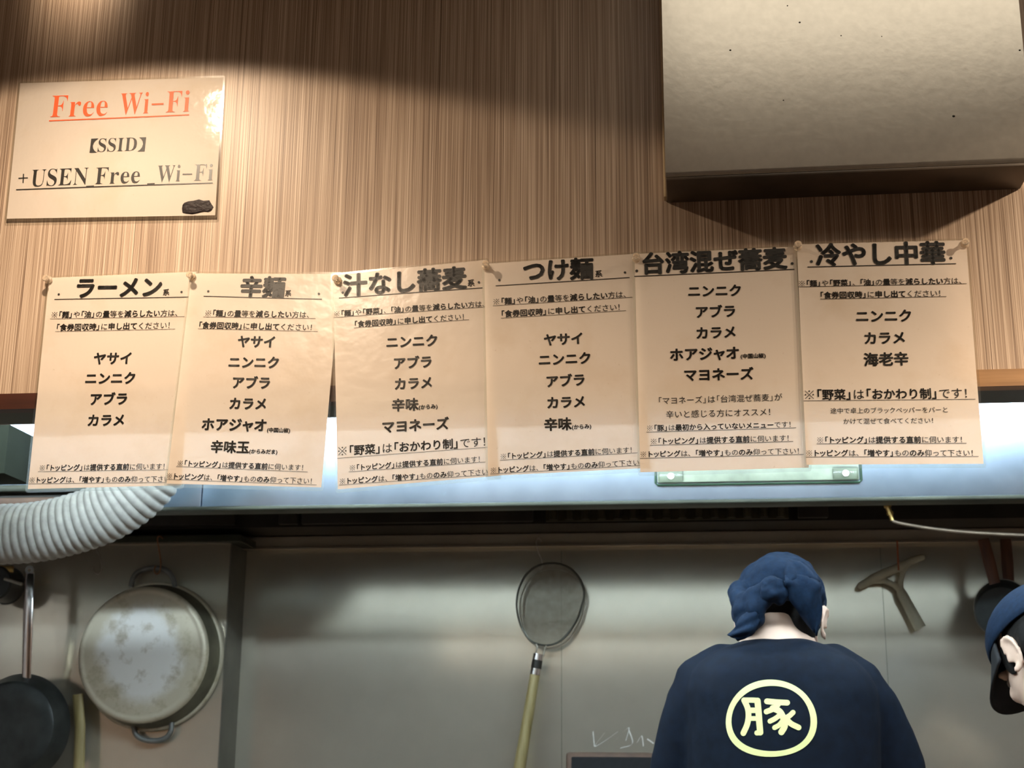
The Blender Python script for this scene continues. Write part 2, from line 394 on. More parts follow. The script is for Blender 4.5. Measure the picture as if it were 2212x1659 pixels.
# ------------------------------------------------------------------ duct box high on the hanging wall
bl = at(1440, 437, D); br = at(2204, 402, D); zb_ = (bl.z+br.z)/2
BD = 0.078
dct = MB()
dx0, dx1 = bl.x, br.x
prof = [(D-0.001, zb_), (D-BD*0.35, zb_-0.000), (D-BD*0.97, zb_+0.002), (D-BD*0.995, zb_+0.004), (D-BD, zb_+0.008), (D-BD, CEIL-0.002), (D-0.001, CEIL-0.002)]
n = len(prof)
dct.add([(dx0, y, z) for y, z in prof]+[(dx1, y, z) for y, z in prof],
        [tuple(range(n)), tuple(range(2*n-1, n-1, -1))]+[(i, (i+1) % n, n+(i+1) % n, n+i) for i in range(n)])
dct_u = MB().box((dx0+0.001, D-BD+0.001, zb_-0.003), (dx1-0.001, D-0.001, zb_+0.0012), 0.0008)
droot = empty('duct_box', (dx0, D, zb_), 'large beige sheet-metal duct box with greasy rounded lower edge high on the wall', 'duct')
dct.build('casing', M['duct'], droot, angle=40)
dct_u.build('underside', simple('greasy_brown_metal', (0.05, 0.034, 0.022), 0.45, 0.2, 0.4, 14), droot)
MB().box((dx0-0.0035, D-0.016, zb_+0.0), (dx0, D-0.001, CEIL-0.002), 0.001).build('lit_side_strip', simple('lit_side_beige', (0.55, 0.43, 0.27), 0.6), droot)  # pale strip added for the lamplit side face of the duct

for sx, sy, sr in ((978, 30, 4), (1042, 117, 6), (1258, 186, 4), (1470, 190, 3), (680, 262, 6), (957, 523, 4), (1845, 606, 8), (2190, 262, 6)):
    q = at(1296+sx/2.415, sy/2.415, D-BD); k = sr/2.415/1750
    MB().ball(q, (k, 0.0008, k*0.8), seg=10).build('grease_speck', M['grease'], droot)

# ------------------------------------------------------------------ lamps
def spot(name, label, foot, d, energy, size=149, blend=0.10, aim=(0, 0, -1), col=WARM, rad=0.018, group=None, down=0):
    p = at(foot[0], foot[1], D); p = Vector((p.x, D-d, p.z))
    root = empty(name, (p.x, p.y, p.z), label, 'lamp', group)
    ax = -Vector(aim).normalized()
    MB().lathe(p, ax, [(0.0, 0.045), (0.03, 0.045), (0.034, 0.04), (0.034, 0.008), (0.030, 0.008), (0.028, 0.036), (0.0, 0.036)], 28).build('housing', M['black'], root)
    q = p+ax*0.045
    MB().tube([q, (q.x, q.y, CEIL-0.012)], 0.006, 10).build('stem', M['black'], root)
    MB().lathe((q.x, q.y, CEIL), (0, 0, -1), [(0, 0), (0.04, 0), (0.04, 0.01), (0.0, 0.012)], 24).build('ceiling_rose', M['black'], root)
    MB().ball(p+ax*0.018, (0.012, 0.012, 0.012), seg=14).build('bulb', m_emit('warm_bulb', col, 25), root)
    for en, sz, bd in ((energy, size, blend), (down, 150, 1.0)):      # the open rim and the reflector's own downward beam
        if not en: continue
        ld = bpy.data.lights.new('spot', 'SPOT'); ld.energy = en; ld.color = col; ld.spot_size = R(sz); ld.spot_blend = bd; ld.shadow_soft_size = rad
        lo = bpy.data.objects.new('light', ld); COL.objects.link(lo)
        lo.matrix_world = Matrix.Translation(p-ax*0.002) @ Vector(aim).to_track_quat('-Z', 'Y').to_matrix().to_4x4()
        lo.parent = root; lo.matrix_parent_inverse = Matrix.Translation(-root.location)
    return root
spot('ceiling_spotlight', 'black ceiling spotlight in front of the wall above the free wireless notice', (330, 0), 0.36, L_SPOT*0.9, down=L_DOWN*0.9)
spot('ceiling_spotlight', 'black ceiling spotlight in front of the wall to the right of the duct box', (3000, 0), 0.36, L_SPOT*1.8, down=L_DOWN*2.0)
spot('ceiling_spotlight', 'black ceiling spotlight of the farther row before the wall, on the left', (453, 63), 0.9, L_ROW2, blend=0.3, rad=0.05)
spot('ceiling_spotlight', 'black ceiling spotlight of the farther row before the wall, on the right', (3000, 63), 0.9, L_ROW2*1.35, blend=0.3, rad=0.05)
spot('ceiling_spotlight', 'small ceiling spotlight added to make the bright spot above the free wireless notice', (190, -190), 0.10, L_HOT, 64, 1.0, (0, 0.6, -0.55))  # unseen lamp added to throw the bright spot high on the wall
# unseen glowing ceiling panel, added for the sheen on the duct box
px0, px1 = bl.x-0.05, br.x+0.35
pan = empty('added_panel_light', ((px0+px1)/2, D-0.5, CEIL-0.02), 'unseen glowing ceiling panel added to brighten the duct box', 'lamp')
MB().box((px0, D-0.92, CEIL-0.022), (px1, D-0.30, CEIL-0.001), 0.003).build('frame', M['white'], pan)
MB().box((px0+0.02, D-0.90, CEIL-0.026), (px1-0.02, D-0.32, CEIL-0.0225)).build('diffuser', m_emit('added_panel_glow', (1.0, 0.88, 0.70), L_PANEL), pan)
# kitchen tube lamps on the hood front, just above the line of sight
ty = 2.625; ztube = 2.035
for lab, xa, xb in (('left', 470, 1290), ('right', 1890, 2330)):
    a = at(xa, 905, ty); b = at(xb, 905, ty)
    rt = empty('tube_light', ((a.x+b.x)/2, ty, ztube), ('longer' if lab == 'left' else 'shorter')+' fluorescent tube lamp fixed high on the front of the hood', 'lamp')
    MB().box((a.x-0.02, ty+0.03, ztube+0.01), (b.x+0.02, HOODY-0.001, ztube+0.06), 0.004).build('batten', M['white'], rt)
    MB().tube([(a.x, ty, ztube), (b.x, ty, ztube)], 0.014, 16).build('tube', m_emit('cool_tube', COOL, L_TUBE), rt)
    for x in (a.x-0.01, b.x+0.01): MB().box((x-0.008, ty-0.016, ztube-0.018), (x+0.008, ty+0.04, ztube+0.045), 0.002).build('end_cap', M['white'], rt)

sy2 = D+SOF+0.055; sz2 = 2.0
def refl(px, py):                        # where the hood mirrors the back of the hanging wall
    q = at(px, py, HOODY); d = q-CAMPOS; t = (HOODY-sy2)/d.y
    return Vector((q.x+d.x*t, sy2, q.z+d.z*t))
for lab, xa, xb in (('left', -150, 1085), ('right', 1115, 2330)):
    a = refl(xa, 1000); b = refl(xb, 1000); b.x = min(b.x, XR-0.06); a.x = max(a.x, XL+0.06)
    rt = empty('tube_light', ((a.x+b.x)/2, sy2, sz2), 'fluorescent tube lamp on the kitchen side of the hanging wall, '+lab+' of the two', 'lamp')
    MB().box((a.x-0.02, D+SOF, sz2-0.01), (b.x+0.02, D+SOF+0.03, sz2+0.04), 0.004).build('batten', M['white'], rt)
    MB().tube([(a.x, sy2, sz2), (b.x, sy2, sz2)], 0.014, 16).build('tube', m_emit('cool_wall_tube', COOL, L_KIT), rt)
    for x in (a.x-0.01, b.x+0.01): MB().box((x-0.008, D+SOF+0.02, sz2-0.018), (x+0.008, sy2+0.016, sz2+0.018), 0.002).build('end_cap', M['white'], rt)

# ------------------------------------------------------------------ lettering
GL = {}
def prepare_glyphs(chars):
    tmp = []
    for ch in chars:
        c = bpy.data.curves.new('g', 'FONT'); c.body = ch; c.resolution_u = 3; c.offset = -0.009 if ord(ch) >= 0x1D400 else 0.0
        o = bpy.data.objects.new('g', c); COL.objects.link(o); tmp.append((ch, o))
    bpy.context.view_layer.update()
    dg = bpy.context.evaluated_depsgraph_get()
    for ch, o in tmp:
        me = bpy.data.meshes.new_from_object(o.evaluated_get(dg))
        v = np.zeros(len(me.vertices)*3); me.vertices.foreach_get('co', v)
        GL[ch] = (v.reshape(-1, 3)[:, :2].copy(), [tuple(p.vertices) for p in me.polygons])
        bpy.data.meshes.remove(me)
    for ch, o in tmp:
        c = o.data; bpy.data.objects.remove(o); bpy.data.curves.remove(c)
def parse(s):
    bold = False; out = []
    for ch in s:
        if ch == '*': bold = not bold
        else: out.append((ch, bold))
    return out
def make_kome():
    V = []; F = []
    def quad(p, q, w):
        d = Vector((q[0]-p[0], q[1]-p[1])).normalized()*w; n = len(V)
        V.extend([(p[0]-d.y, p[1]+d.x), (p[0]+d.y, p[1]-d.x), (q[0]+d.y, q[1]-d.x), (q[0]-d.y, q[1]+d.x)]); F.append((n, n+1, n+2, n+3))
    quad((0.14, 0.02), (0.86, 0.74), 0.026); quad((0.14, 0.74), (0.86, 0.02), 0.026)
    for x, y in ((0.5, 0.70), (0.5, 0.06), (0.18, 0.38), (0.82, 0.38)):
        n = len(V); V.extend([(x+0.068*math.cos(2*PI*k/10), y+0.068*math.sin(2*PI*k/10)) for k in range(10)]); F.append(tuple(range(n, n+10)))
    GL['※'] = (np.array(V), F)
HALF_R = '「（'; HALF_L = '」'
def advance(ch):
    if ch in '「」': return 0.56
    if ch == '、': return 0.95
    if ch in '()': return 0.34
    if ch in 'ッャョ': return 0.86
    if ch in 'トリ': return 0.88
    return 1.0
def layout(s, weight):
    """vertices in em units, faces, total advance"""
    V = []; Fc = []; x = 0; n = 0
    for ch, bold in parse(s):
        v, f = GL[ch]; adv = advance(ch)
        if ch in '()': off = x - v[:, 0].min() + 0.05 if len(v) else x
        elif ch == '「': off = x-0.5+0.06
        elif ch in 'ッャョトリ': off = x-(1-adv)/2
        else: off = x
        r = weight if bold else 0
        if r > 0:
            k = 8 if r > 0.025 else 5
            sh = [(r*math.cos(2*PI*i/k+0.3), r*math.sin(2*PI*i/k+0.3)) for i in range(k)]+([(0, 0)] if r > 0.03 else [])
        else: sh = [(0.004, 0), (-0.004, 0)] if ch != '※' else [(0, 0)]
        for dx, dy in sh:
            V.append(v+np.array([off+dx, dy])); Fc += [tuple(i+n for i in t) for t in f]; n += len(v)
        x += adv
    return np.concatenate(V), Fc, x

class Sheet:
    """laminated sheet on the hanging wall; tl, bl = photographed corners of its left edge"""
    def __init__(s, tl, bl, o, sc, base, aspect, curl, bulge=0.0, tr=None):
        s.o = o; s.sc = sc; s.base = base; s.curl = curl; s.bulge = bulge
        a = at(*tl, D); b = at(*bl, D); s.tl = a; ev = b-a; s.h = ev.length; s.ev = ev/s.h
        if tr is not None:
            eu = at(*tr, D)-a; s.w = eu.length; s.eu = eu/s.w
        else:
            s.w = s.h*aspect; s.eu = Vector((-s.ev.z, 0, s.ev.x))
            if s.eu.x < 0: s.eu = -s.eu
    def px(s, q): return (s.o[0]+q[0]/s.sc, s.o[1]+q[1]/s.sc)
    def xz(s, q): return at(*s.px(q), D)
    def uv(s, x, z):
        dx = x-s.tl.x; dz = z-s.tl.z
        det = s.eu.x*s.ev.z-s.ev.x*s.eu.z
        return (dx*s.ev.z-s.ev.x*dz)/det, (s.eu.x*dz-dx*s.eu.z)/det
    def depth(s, u, v):
        t = np.clip(v/s.h, -0.02, 1.05); q = np.clip(u/s.w, 0, 1)
        d = s.base + s.curl*np.maximum(t, 0)**1.4 + 0.0006*np.sin(t*7+s.base*900)*np.sin(q*PI)
        if s.bulge: d = d + s.bulge*np.sin(PI*q)**0.8*np.sin(np.clip(t/0.55, 0, 1)*PI)
        return d
    def place(s, X, Z, lift):
        u, v = s.uv(X, Z); return np.stack([X, D-s.depth(u, v)-lift, Z], 1)
    def pt(s, u, v, lift=0.0):
        p = s.tl+s.eu*u+s.ev*v; return Vector((p.x, D-float(s.depth(np.array(u), np.array(v)))-lift, p.z))
    def grid(s, u0, v0, u1, v1, lift, rc=0.0, nu=18, nv=26):
        vs = []; fs = []
        for j in range(nv+1):
            for i in range(nu+1):
                u = u0+(u1-u0)*i/nu; v = v0+(v1-v0)*j/nv
                vs.append(s.pt(u, v, lift))
        for j in range(nv):
            for i in range(nu):
                a = j*(nu+1)+i; fs.append((a, a+nu+1, a+nu+2, a+1))
        return MB().add(vs, fs)
    def film(s, inset, insb):
        """clear border: strips round the paper with rounded outer corners"""
        w, h = s.w, s.h; r = 0.004
        outer = []; inner = []
        def path(u0, v0, u1, v1, rr, k=5, m=14):
            pts = []
            for cx, cy, a0, (ex, ey) in ((u0+rr, v0+rr, PI, (u1-rr, v0)), (u1-rr, v0+rr, 1.5*PI, (u1, v1-rr)), (u1-rr, v1-rr, 0, (u0+rr, v1)), (u0+rr, v1-rr, 0.5*PI, (u0, v0+rr))):
                for i in range(k+1):
                    g = a0+0.5*PI*i/k; pts.append((cx+rr*math.cos(g), cy+rr*math.sin(g)))
                x, y = pts[-1]
                for i in range(1, m): pts.append((x+(ex-x)*i/m, y+(ey-y)*i/m))
            return pts
        A = path(0, 0, w, h, r); B = path(inset, inset, w-inset, h-insb, 0.0008)
        n = len(A); vs = [s.pt(u, v, 0.0) for u, v in A]+[s.pt(u, v, 0.0) for u, v in B]
        return MB().add(vs, [(i, (i+1) % n, n+(i+1) % n, n+i) for i in range(n)])
class Ink:
    def __init__(s, sheet): s.s = sheet; s.V = []; s.F = []; s.n = 0
    def push(s, V, F):
        s.V.append(V); s.F += [tuple(i+s.n for i in f) for f in F]; s.n += len(V)
    def line(s, txt, L, Rr, weight=0.02, capscale=1.0, lift=0.0005):
        a = s.s.xz(L); b = s.s.xz(Rr); e = b-a; ln = e.length; e /= ln; up = Vector((-e.z, 0, e.x))
        V, F, adv = layout(txt, weight); em = ln/adv; eh = em*capscale
        X = a.x+e.x*V[:, 0]*em+up.x*(V[:, 1]+0.09)*eh; Z = a.z+e.z*V[:, 0]*em+up.z*(V[:, 1]+0.09)*eh
        s.push(s.s.place(X, Z, lift), F); return s
    def word(s, txt, L, Rr, cap, xs=1.0, lift=0.0005, slant=0.0):
        """bounding box of the word fitted from L to Rr (baseline), cap height in crop units"""
        a = s.s.xz(L); b = s.s.xz(Rr); e = b-a; ln = e.length; e /= ln; up = Vector((-e.z, 0, e.x))
        V = []; F = []; n = 0; x = 0
        for ch in txt:
            v, f = GL[ch]
            if len(v) == 0: x += 0.3; continue
            V.append(v-np.array([v[:, 0].min()-x, 0])); F += [tuple(i+n for i in t) for t in f]; n += len(v)
            x += v[:, 0].max()-v[:, 0].min()+0.085
        V = np.concatenate(V); sx = ln/V[:, 0].max()
        hh = (s.s.xz((L[0], L[1]-cap))-a).length; sy = hh/V[:, 1].max() if cap else sx
        V[:, 0] += slant*V[:, 1]
        X = a.x+e.x*V[:, 0]*sx+up.x*V[:, 1]*sy; Z = a.z+e.z*V[:, 0]*sx+up.z*V[:, 1]*sy
        s.push(s.s.place(X, Z, lift), F); return s
    def rule(s, L, Rr, t, lift=0.0005, n=24):
        a = s.s.xz(L); b = s.s.xz(Rr); e = (b-a).normalized(); up = Vector((-e.z, 0, e.x)); k = t/s.s.sc/ppm(*s.s.px(L), D)
        P = [a+(b-a)*i/n+up*k*q for i in range(n+1) for q in (-0.5, 0.5)]
        X = np.array([p.x for p in P]); Z = np.array([p.z for p in P])
        s.push(s.s.place(X, Z, lift), [(2*i, 2*i+2, 2*i+3, 2*i+1) for i in range(n)]); return s
    def dot(s, c, r, lift=0.0005, n=16):
        p = s.s.xz(c); k = r/s.s.sc/ppm(*s.s.px(c), D)
        X = np.array([p.x+k*math.cos(2*PI*i/n) for i in range(n)]); Z = np.array([p.z+k*math.sin(2*PI*i/n) for i in range(n)])
        s.push(s.s.place(X, Z, lift), [tuple(range(n))]); return s
    def poly(s, pts, lift=0.0006):
        P = [s.s.xz(q) for q in pts]; X = np.array([p.x for p in P]); Z = np.array([p.z for p in P])
        s.push(s.s.place(X, Z, lift), [tuple(range(len(P)))]); return s
    def build(s, name, mat, parent):
        me = bpy.data.meshes.new(name); V = np.concatenate(s.V); me.from_pydata(V.tolist(), [], s.F); me.update()
        # all faces look out of the sheet
        fl = np.zeros(len(me.polygons)*3); me.polygons.foreach_get('normal', fl)
        if fl.reshape(-1, 3)[:, 1].sum() > 0: me.flip_normals()
        return link_mesh(name, me, mat, parent, False)

def N_MENU(k): return {'麺油': '※*「麺」*や*「油」*の*量*等を*減らしたい*方は、', '麺': '※*「麺」*の*量*等を*減らしたい*方は、',
                       '麺野油': '※*「麺」*や*「野菜」*、*「油」*の*量*等を*減らしたい*方は、'}[k]
N_TICKET = '*「食券回収時」*に*申し出て*ください！'
N_TOP = '※*「トッピング」*は*提供する直前*に伺います！'
N_MORE = '※*トッピング*は、*「増やす」*もの*のみ*仰って下さい！'
N_VEG = '※*「野菜」*は*「おかわり制」*です！'
A_ = dict(o=(40, 570), s=3.16); B_ = dict(o=(680, 540), s=2.989); C_ = dict(o=(1340, 500), s=2.537)
# sheet: crop frame, left edge, heading, rules, dots, lines (text, left, right, kind)
SHEETS = [
 dict(f=A_, tl=(103, 598), bl=(60.5, 1067), label='laminated menu sheet headed ラーメン系, leftmost and lowest tilted of the row',
  head=[('*ラーメン*', (380, 240), (985, 232), .041), ('*系*', (988, 222), (1036, 220), .022)],
  rules=[((252, 247), (1165, 231), 5)], dots=[(281, 213), (1118, 197)],
  notes=[(N_MENU('麺油'), (226, 376), (1118, 362)), (N_TICKET, (258, 463), (1070, 446)), (N_TOP, (156, 1423), (1040, 1411)), (N_MORE, (88, 1506), (1095, 1497))],
  nrules=[((222, 381), (1140, 364)), ((258, 467), (1076, 450)), ((152, 1427), (1045, 1414)), ((88, 1510), (1100, 1500))],
  items=[('*ヤサイ*', (515, 694), (783, 690)), ('*ニンニク*', (458, 830), (810, 826)), ('*アブラ*', (490, 973), (757, 969)), ('*カラメ*', (478, 1118), (740, 1114))]),
 dict(f=A_, tl=(412, 589), bl=(360, 1056), label='laminated menu sheet headed 辛麺系, second from the left of the row',
  head=[('*辛麺*', (1512, 236), (1822, 240), .041), ('*系*', (1822, 230), (1869, 231), .022)],
  rules=[((1272, 229), (2078, 250), 5)], dots=[(1304, 196), (2057, 213)],
  notes=[(N_MENU('麺'), (1278, 367), (2018, 379)), (N_TICKET, (1233, 450), (2042, 467)), (N_TOP, (1098, 1392), (1985, 1424)), (N_MORE, (1025, 1479), (2045, 1516))],
  nrules=[((1272, 371), (2035, 382)), ((1235, 452), (2050, 471)), ((1095, 1394), (1988, 1431)), ((1023, 1481), (2050, 1520))],
  items=[('*ヤサイ*', (1500, 580), (1765, 584)), ('*ニンニク*', (1438, 722), (1792, 726)), ('*アブラ*', (1462, 862), (1732, 866)), ('*カラメ*', (1445, 1004), (1708, 1008)),
         ('*ホアジャオ*', (1258, 1148), (1708, 1156)), ('*(中国山椒)*', (1708, 1160), (1866, 1164)), ('*辛味玉*', (1322, 1300), (1588, 1305)), ('*(からみだま)*', (1588, 1305), (1780, 1310))]),
 dict(f=B_, tl=(717, 595), bl=(730, 1070), label='laminated menu sheet headed 汁なし蕎麦系, third of the row, with lamp glare across its heading', bulge=0.009,
  head=[('*汁なし蕎麦*', (190, 316), (988, 262), .041), ('*系*', (990, 250), (1040, 247), .022)],
  rules=[((165, 323), (1090, 257), 5)], dots=[(190, 288), (1065, 222)],
  notes=[(N_MENU('麺野油'), (130, 446), (1128, 379)), (N_TICKET, (260, 514), (1000, 462)), (N_VEG, (158, 1346), (1158, 1280)), (N_TOP, (236, 1442), (1105, 1382)), (N_MORE, (173, 1528), (1175, 1463))],
  nrules=[((132, 449), (1130, 379)), ((262, 516), (1003, 463)), ((160, 1358), (1160, 1285)), ((235, 1446), (1112, 1383)), ((173, 1531), (1180, 1462))],
  items=[('*ニンニク*', (466, 649), (806, 634)), ('*アブラ*', (512, 785), (770, 772)), ('*カラメ*', (520, 918), (773, 905)), ('*辛味*', (506, 1056), (680, 1048)), ('*(からみ)*', (680, 1043), (802, 1037)),
         ('*マヨネーズ*', (442, 1198), (878, 1172))]),
 dict(f=B_, tl=(1043, 572), bl=(1053, 1042), label='laminated menu sheet headed つけ麺系, fourth from the left of the row',
  head=[('*つけ麺*', (1345, 222), (1805, 203), .041), ('*系*', (1812, 194), (1862, 191), .022)],
  rules=[((1175, 248), (2035, 195), 5)], dots=[(1198, 212), (2005, 163)],
  notes=[(N_MENU('麺油'), (1156, 373), (2040, 323)), (N_TICKET, (1205, 453), (2005, 405)), (N_TOP, (1206, 1371), (2080, 1326)), (N_MORE, (1143, 1460), (2145, 1406))],
  nrules=[((1157, 377), (2052, 322)), ((1208, 457), (2012, 408)), ((1206, 1374), (2088, 1327)), ((1143, 1463), (2150, 1405))],
  items=[('*ヤサイ*', (1483, 638), (1743, 624)), ('*ニンニク*', (1448, 767), (1793, 752)), ('*アブラ*', (1496, 907), (1756, 893)), ('*カラメ*', (1502, 1044), (1758, 1034)),
         ('*辛味*', (1487, 1187), (1666, 1180)), ('*(からみ)*', (1666, 1177), (1791, 1171))]),
 dict(f=C_, tl=(1366, 552), bl=(1379, 1035), label='laminated menu sheet headed 台湾混ぜ蕎麦, fifth from the left, second from the right',
  head=[('*台湾混ぜ蕎麦*', (116, 254), (914, 222), .041)],
  rules=[((78, 265), (950, 226), 5)], dots=[(92, 235), (938, 195)],
  notes=[('*「マヨネーズ」は「台湾混ぜ蕎麦」が*'.replace('*', ''), (205, 966), (885, 945)), ('辛いと感じる方にオススメ！', (250, 1041), (850, 1026)),
         ('※*「豚」*は*最初から入っていないメニュー*です！', (145, 1113), (955, 1091)), (N_TOP, (166, 1186), (945, 1166)), (N_MORE, (110, 1256), (1000, 1237))],
  nrules=[((145, 1117), (958, 1093)), ((165, 1189), (942, 1168)), ((110, 1260), (1000, 1239))],
  items=[('*ニンニク*', (368, 380), (667, 374)), ('*アブラ*', (408, 495), (636, 488)), ('*カラメ*', (412, 610), (638, 602)), ('*ホアジャオ*', (270, 730), (655, 718)), ('*(中国山椒)*', (657, 716), (794, 711)),
         ('*マヨネーズ*', (346, 840), (730, 831))]),
 dict(f=C_, tl=(1714, 533), bl=(1734, 1020), tr=(2087, 524), label='laminated menu sheet headed 冷やし中華, rightmost and highest of the row',
  head=[('*冷やし中華*', (1066, 214), (1775, 202), .041)],
  rules=[((1020, 218), (1828, 200), 5)], dots=[(1042, 188), (1800, 170)],
  notes=[(N_MENU('麺野油'), (970, 326), (1882, 310)), (N_TICKET, (1085, 391), (1772, 379)), (N_VEG, (998, 945), (1930, 936)),
         ('途中で卓上のブラックペッパーをパーと', (1143, 1020), (1785, 1014)), ('かけて混ぜて食べてください！', (1212, 1078), (1725, 1073)), (N_TOP, (1068, 1182), (1885, 1179)), (N_MORE, (1008, 1253), (1943, 1252))],
  nrules=[((972, 326), (1885, 309)), ((1090, 393), (1775, 379)), ((998, 949), (1930, 940)), ((1068, 1184), (1880, 1181)), ((1010, 1256), (1945, 1253))],
  items=[('*ニンニク*', (1280, 521), (1593, 517)), ('*カラメ*', (1325, 641), (1558, 636)), ('*海老辛*', (1326, 760), (1572, 754))]),
]
SERIF = {c: chr(0x1D400+ord(c)-65) if c.isupper() else chr(0x1D41A+ord(c)-97) for c in 'FreeWiSIDUEN'}
chars = set('【】')
chars |= set(SERIF.values())
for s in SHEETS:
    for t in s['head']+s['notes']+s['items']: chars |= set(c for c in t[0] if c != '*')
prepare_glyphs(sorted(chars)); make_kome()

film_in = 0.0032
SH = []
for i, s in enumerate(SHEETS):
    f = s['f']; sh = Sheet(s['tl'], s['bl'], f['o'], f['s'], 0.0025+0.0026*i, 0.7129, 0.006, s.get('bulge', 0)*0.0, s.get('tr')); SH.append(sh)
    root = empty('menu_sheet', sh.pt(0, sh.h), s['label'], 'menu sheet', 'laminated menu sheets pinned in a row')
    sh.grid(film_in, film_in*0.8, sh.w-film_in, sh.h-0.005, 0.0).build('paper', M['paper'], root, angle=None)
    sh.film(film_in, 0.005).build('laminate_border', M['film'], root, angle=None)
    k = Ink(sh)
    for t, a, b, w in s['head']: k.line(t, a, b, w, 1.0)
    for a, b, t in s['rules']: k.rule(a, b, t)
    for c in s['dots']: k.dot(c, 8)
    k.build('printed_heading', M['ink'], root)
    k = Ink(sh)
    for t, a, b in s['items']: k.line(t, a, b, 0.034)
    k.build('printed_toppings', M['ink'], root)
    top = 2 if i != 4 else 0
    if i == 4:
        k = Ink(sh)
        for t, a, b in s['notes'][:2]: k.line(t, a, b, 0.026)
        k.build('printed_tip', M['ink'], root)
    for nm, nl, rl in (('printed_portion_note', s['notes'][:top], s['nrules'][:top]), ('printed_serving_note', s['notes'][2:], s['nrules'][top:])):
        if not nl: continue
        k = Ink(sh)
        for t, a, b in nl: k.line(t, a, b, 0.026)
        for a, b in rl: k.rule(a, b, 2.6)
        k.build(nm, M['ink'], root)

# free wireless notice
W = Sheet((42, 178), (13, 481), (0, 140), 4.254, 0.003, 1.42, 0.002, 0.0, (488, 165))
# its right edge is not quite parallel to the left one
root = empty('wireless_notice', W.pt(0, W.h), 'laminated white notice with red heading Free Wi-Fi, alone at the upper left', 'notice')
W.grid(0.003, 0.003, W.w-0.003, W.h-0.004, 0.0).build('paper', M['paperw'], root, angle=None)
W.film(0.003, 0.004).build('laminate_border', M['film'], root, angle=None)
def sf(t): return ''.join(SERIF.get(c, c) for c in t)
def wifi(k, a, b, cap, lw):
    """Wi-Fi: two words and the dash between"""
    def mix(t): return (a[0]+(b[0]-a[0])*t, a[1]+(b[1]-a[1])*t)
    k.word(sf('Wi'), mix(0), mix(0.415), cap*1.0); k.word(sf('Fi'), mix(0.665), mix(1.0), cap)
    p, q = mix(0.465), mix(0.635); k.rule((p[0], p[1]-cap*0.42), (q[0], q[1]-cap*0.42), lw, n=4)
k = Ink(W)
k.word(sf('Free'), (468, 492), (988, 476), 195); wifi(k, (1102, 467), (1745, 440), 195, 17); k.rule((460, 524), (1745, 469), 11)
k.build('printed_heading', M['redink'], root)
k = Ink(W)
k.word('【', (835, 808), (902, 806), 118); k.word(sf('SSID'), (906, 812), (1262, 800), 124); k.word('】', (1276, 796), (1340, 794), 118)
k.rule((183, 1055), (270, 1051), 11, n=4); k.rule((226, 1098), (230, 1014), 11, n=4)
k.word(sf('USEN'), (293, 1132), (815, 1112), 156); k.rule((806, 1130), (878, 1127), 9, n=4)
k.word(sf('Free'), (884, 1112), (1292, 1098), 152); k.rule((1366, 1107), (1434, 1104), 9, n=4)
wifi(k, (1450, 1090), (1962, 1074), 152, 13); k.rule((162, 1160), (1965, 1098), 10)
k.build('printed_lines', M['ink'], root)
bl_ = [(1690, 1300), (1705, 1282), (1740, 1268), (1790, 1262), (1840, 1250), (1880, 1262), (1935, 1258), (1950, 1285), (1972, 1318), (1955, 1350), (1930, 1365), (1880, 1362), (1830, 1375), (1780, 1385), (1720, 1380), (1688, 1370), (1684, 1335)]
ctr = Vector((sum(p[0] for p in bl_)/len(bl_), sum(p[1] for p in bl_)/len(bl_)))
k = Ink(W)
lay = [(1.0, 0.0006), (0.86, 0.0013), (0.5, 0.0016)]
V = []; F = []; n_ = len(bl_)
for sc_, lf in lay:
    P = [W.xz((ctr.x+(p[0]-ctr.x)*sc_, ctr.y+(p[1]-ctr.y)*sc_)) for p in bl_]
    V.append(W.place(np.array([p.x for p in P]), np.array([p.z for p in P]), lf))
for j in range(2): F += [(j*n_+i, j*n_+(i+1) % n_, (j+1)*n_+(i+1) % n_, (j+1)*n_+i) for i in range(n_)]
F.append(tuple(2*n_+i for i in range(n_))); k.push(np.concatenate(V), F)
k.build('blacked_out_patch', M['marker'], root)

# push pins
PINS = [(108, 607, 0, 'at the top left corner of the leftmost menu sheet'), (418, 601, 1, 'where the first and second menu sheets overlap'), (733, 611, 2, 'where the second and third menu sheets overlap'),
        (1052, 583, 3, 'where the third and fourth menu sheets overlap'), (1375, 567, 4, 'where the fourth and fifth menu sheets overlap'), (1721, 543, 5, 'where the fifth and sixth menu sheets overlap'),
        (2079, 537, 5, 'at the top right corner of the rightmost menu sheet')]
for x, y, i, lab in PINS:
    p = at(x, y, D); sh = SH[i]; u, v = sh.uv(p.x, p.z); yy = D-float(sh.depth(np.array(u), np.array(v)))
    c = Vector((p.x, yy-0.0008, p.z)); ax = Vector((random.uniform(-.12, .12), -1, random.uniform(-0.05, .2))).normalized()
    r = empty('push_pin', c, 'clear plastic push pin '+lab, 'push pin', 'clear push pins holding the menu sheets')
    MB().lathe(c, ax, [(0, 0.0), (0.0052, 0.0), (0.0056, 0.0008), (0.0050, 0.0016), (0.0026, 0.0024), (0.0023, 0.0072), (0.0032, 0.0086), (0.0046, 0.0094), (0.0048, 0.0104), (0.0040, 0.0112), (0, 0.0112)], 24).build('pin_head', M['pin'], r)
    MB().tube([c+ax*0.001, c-ax*0.0022], 0.0005, 8).build('needle', M['chrome'], r)

# ------------------------------------------------------------------ things hanging on the kitchen wall
def on(pts, Y): return [at(x, y, Y) for x, y in pts]
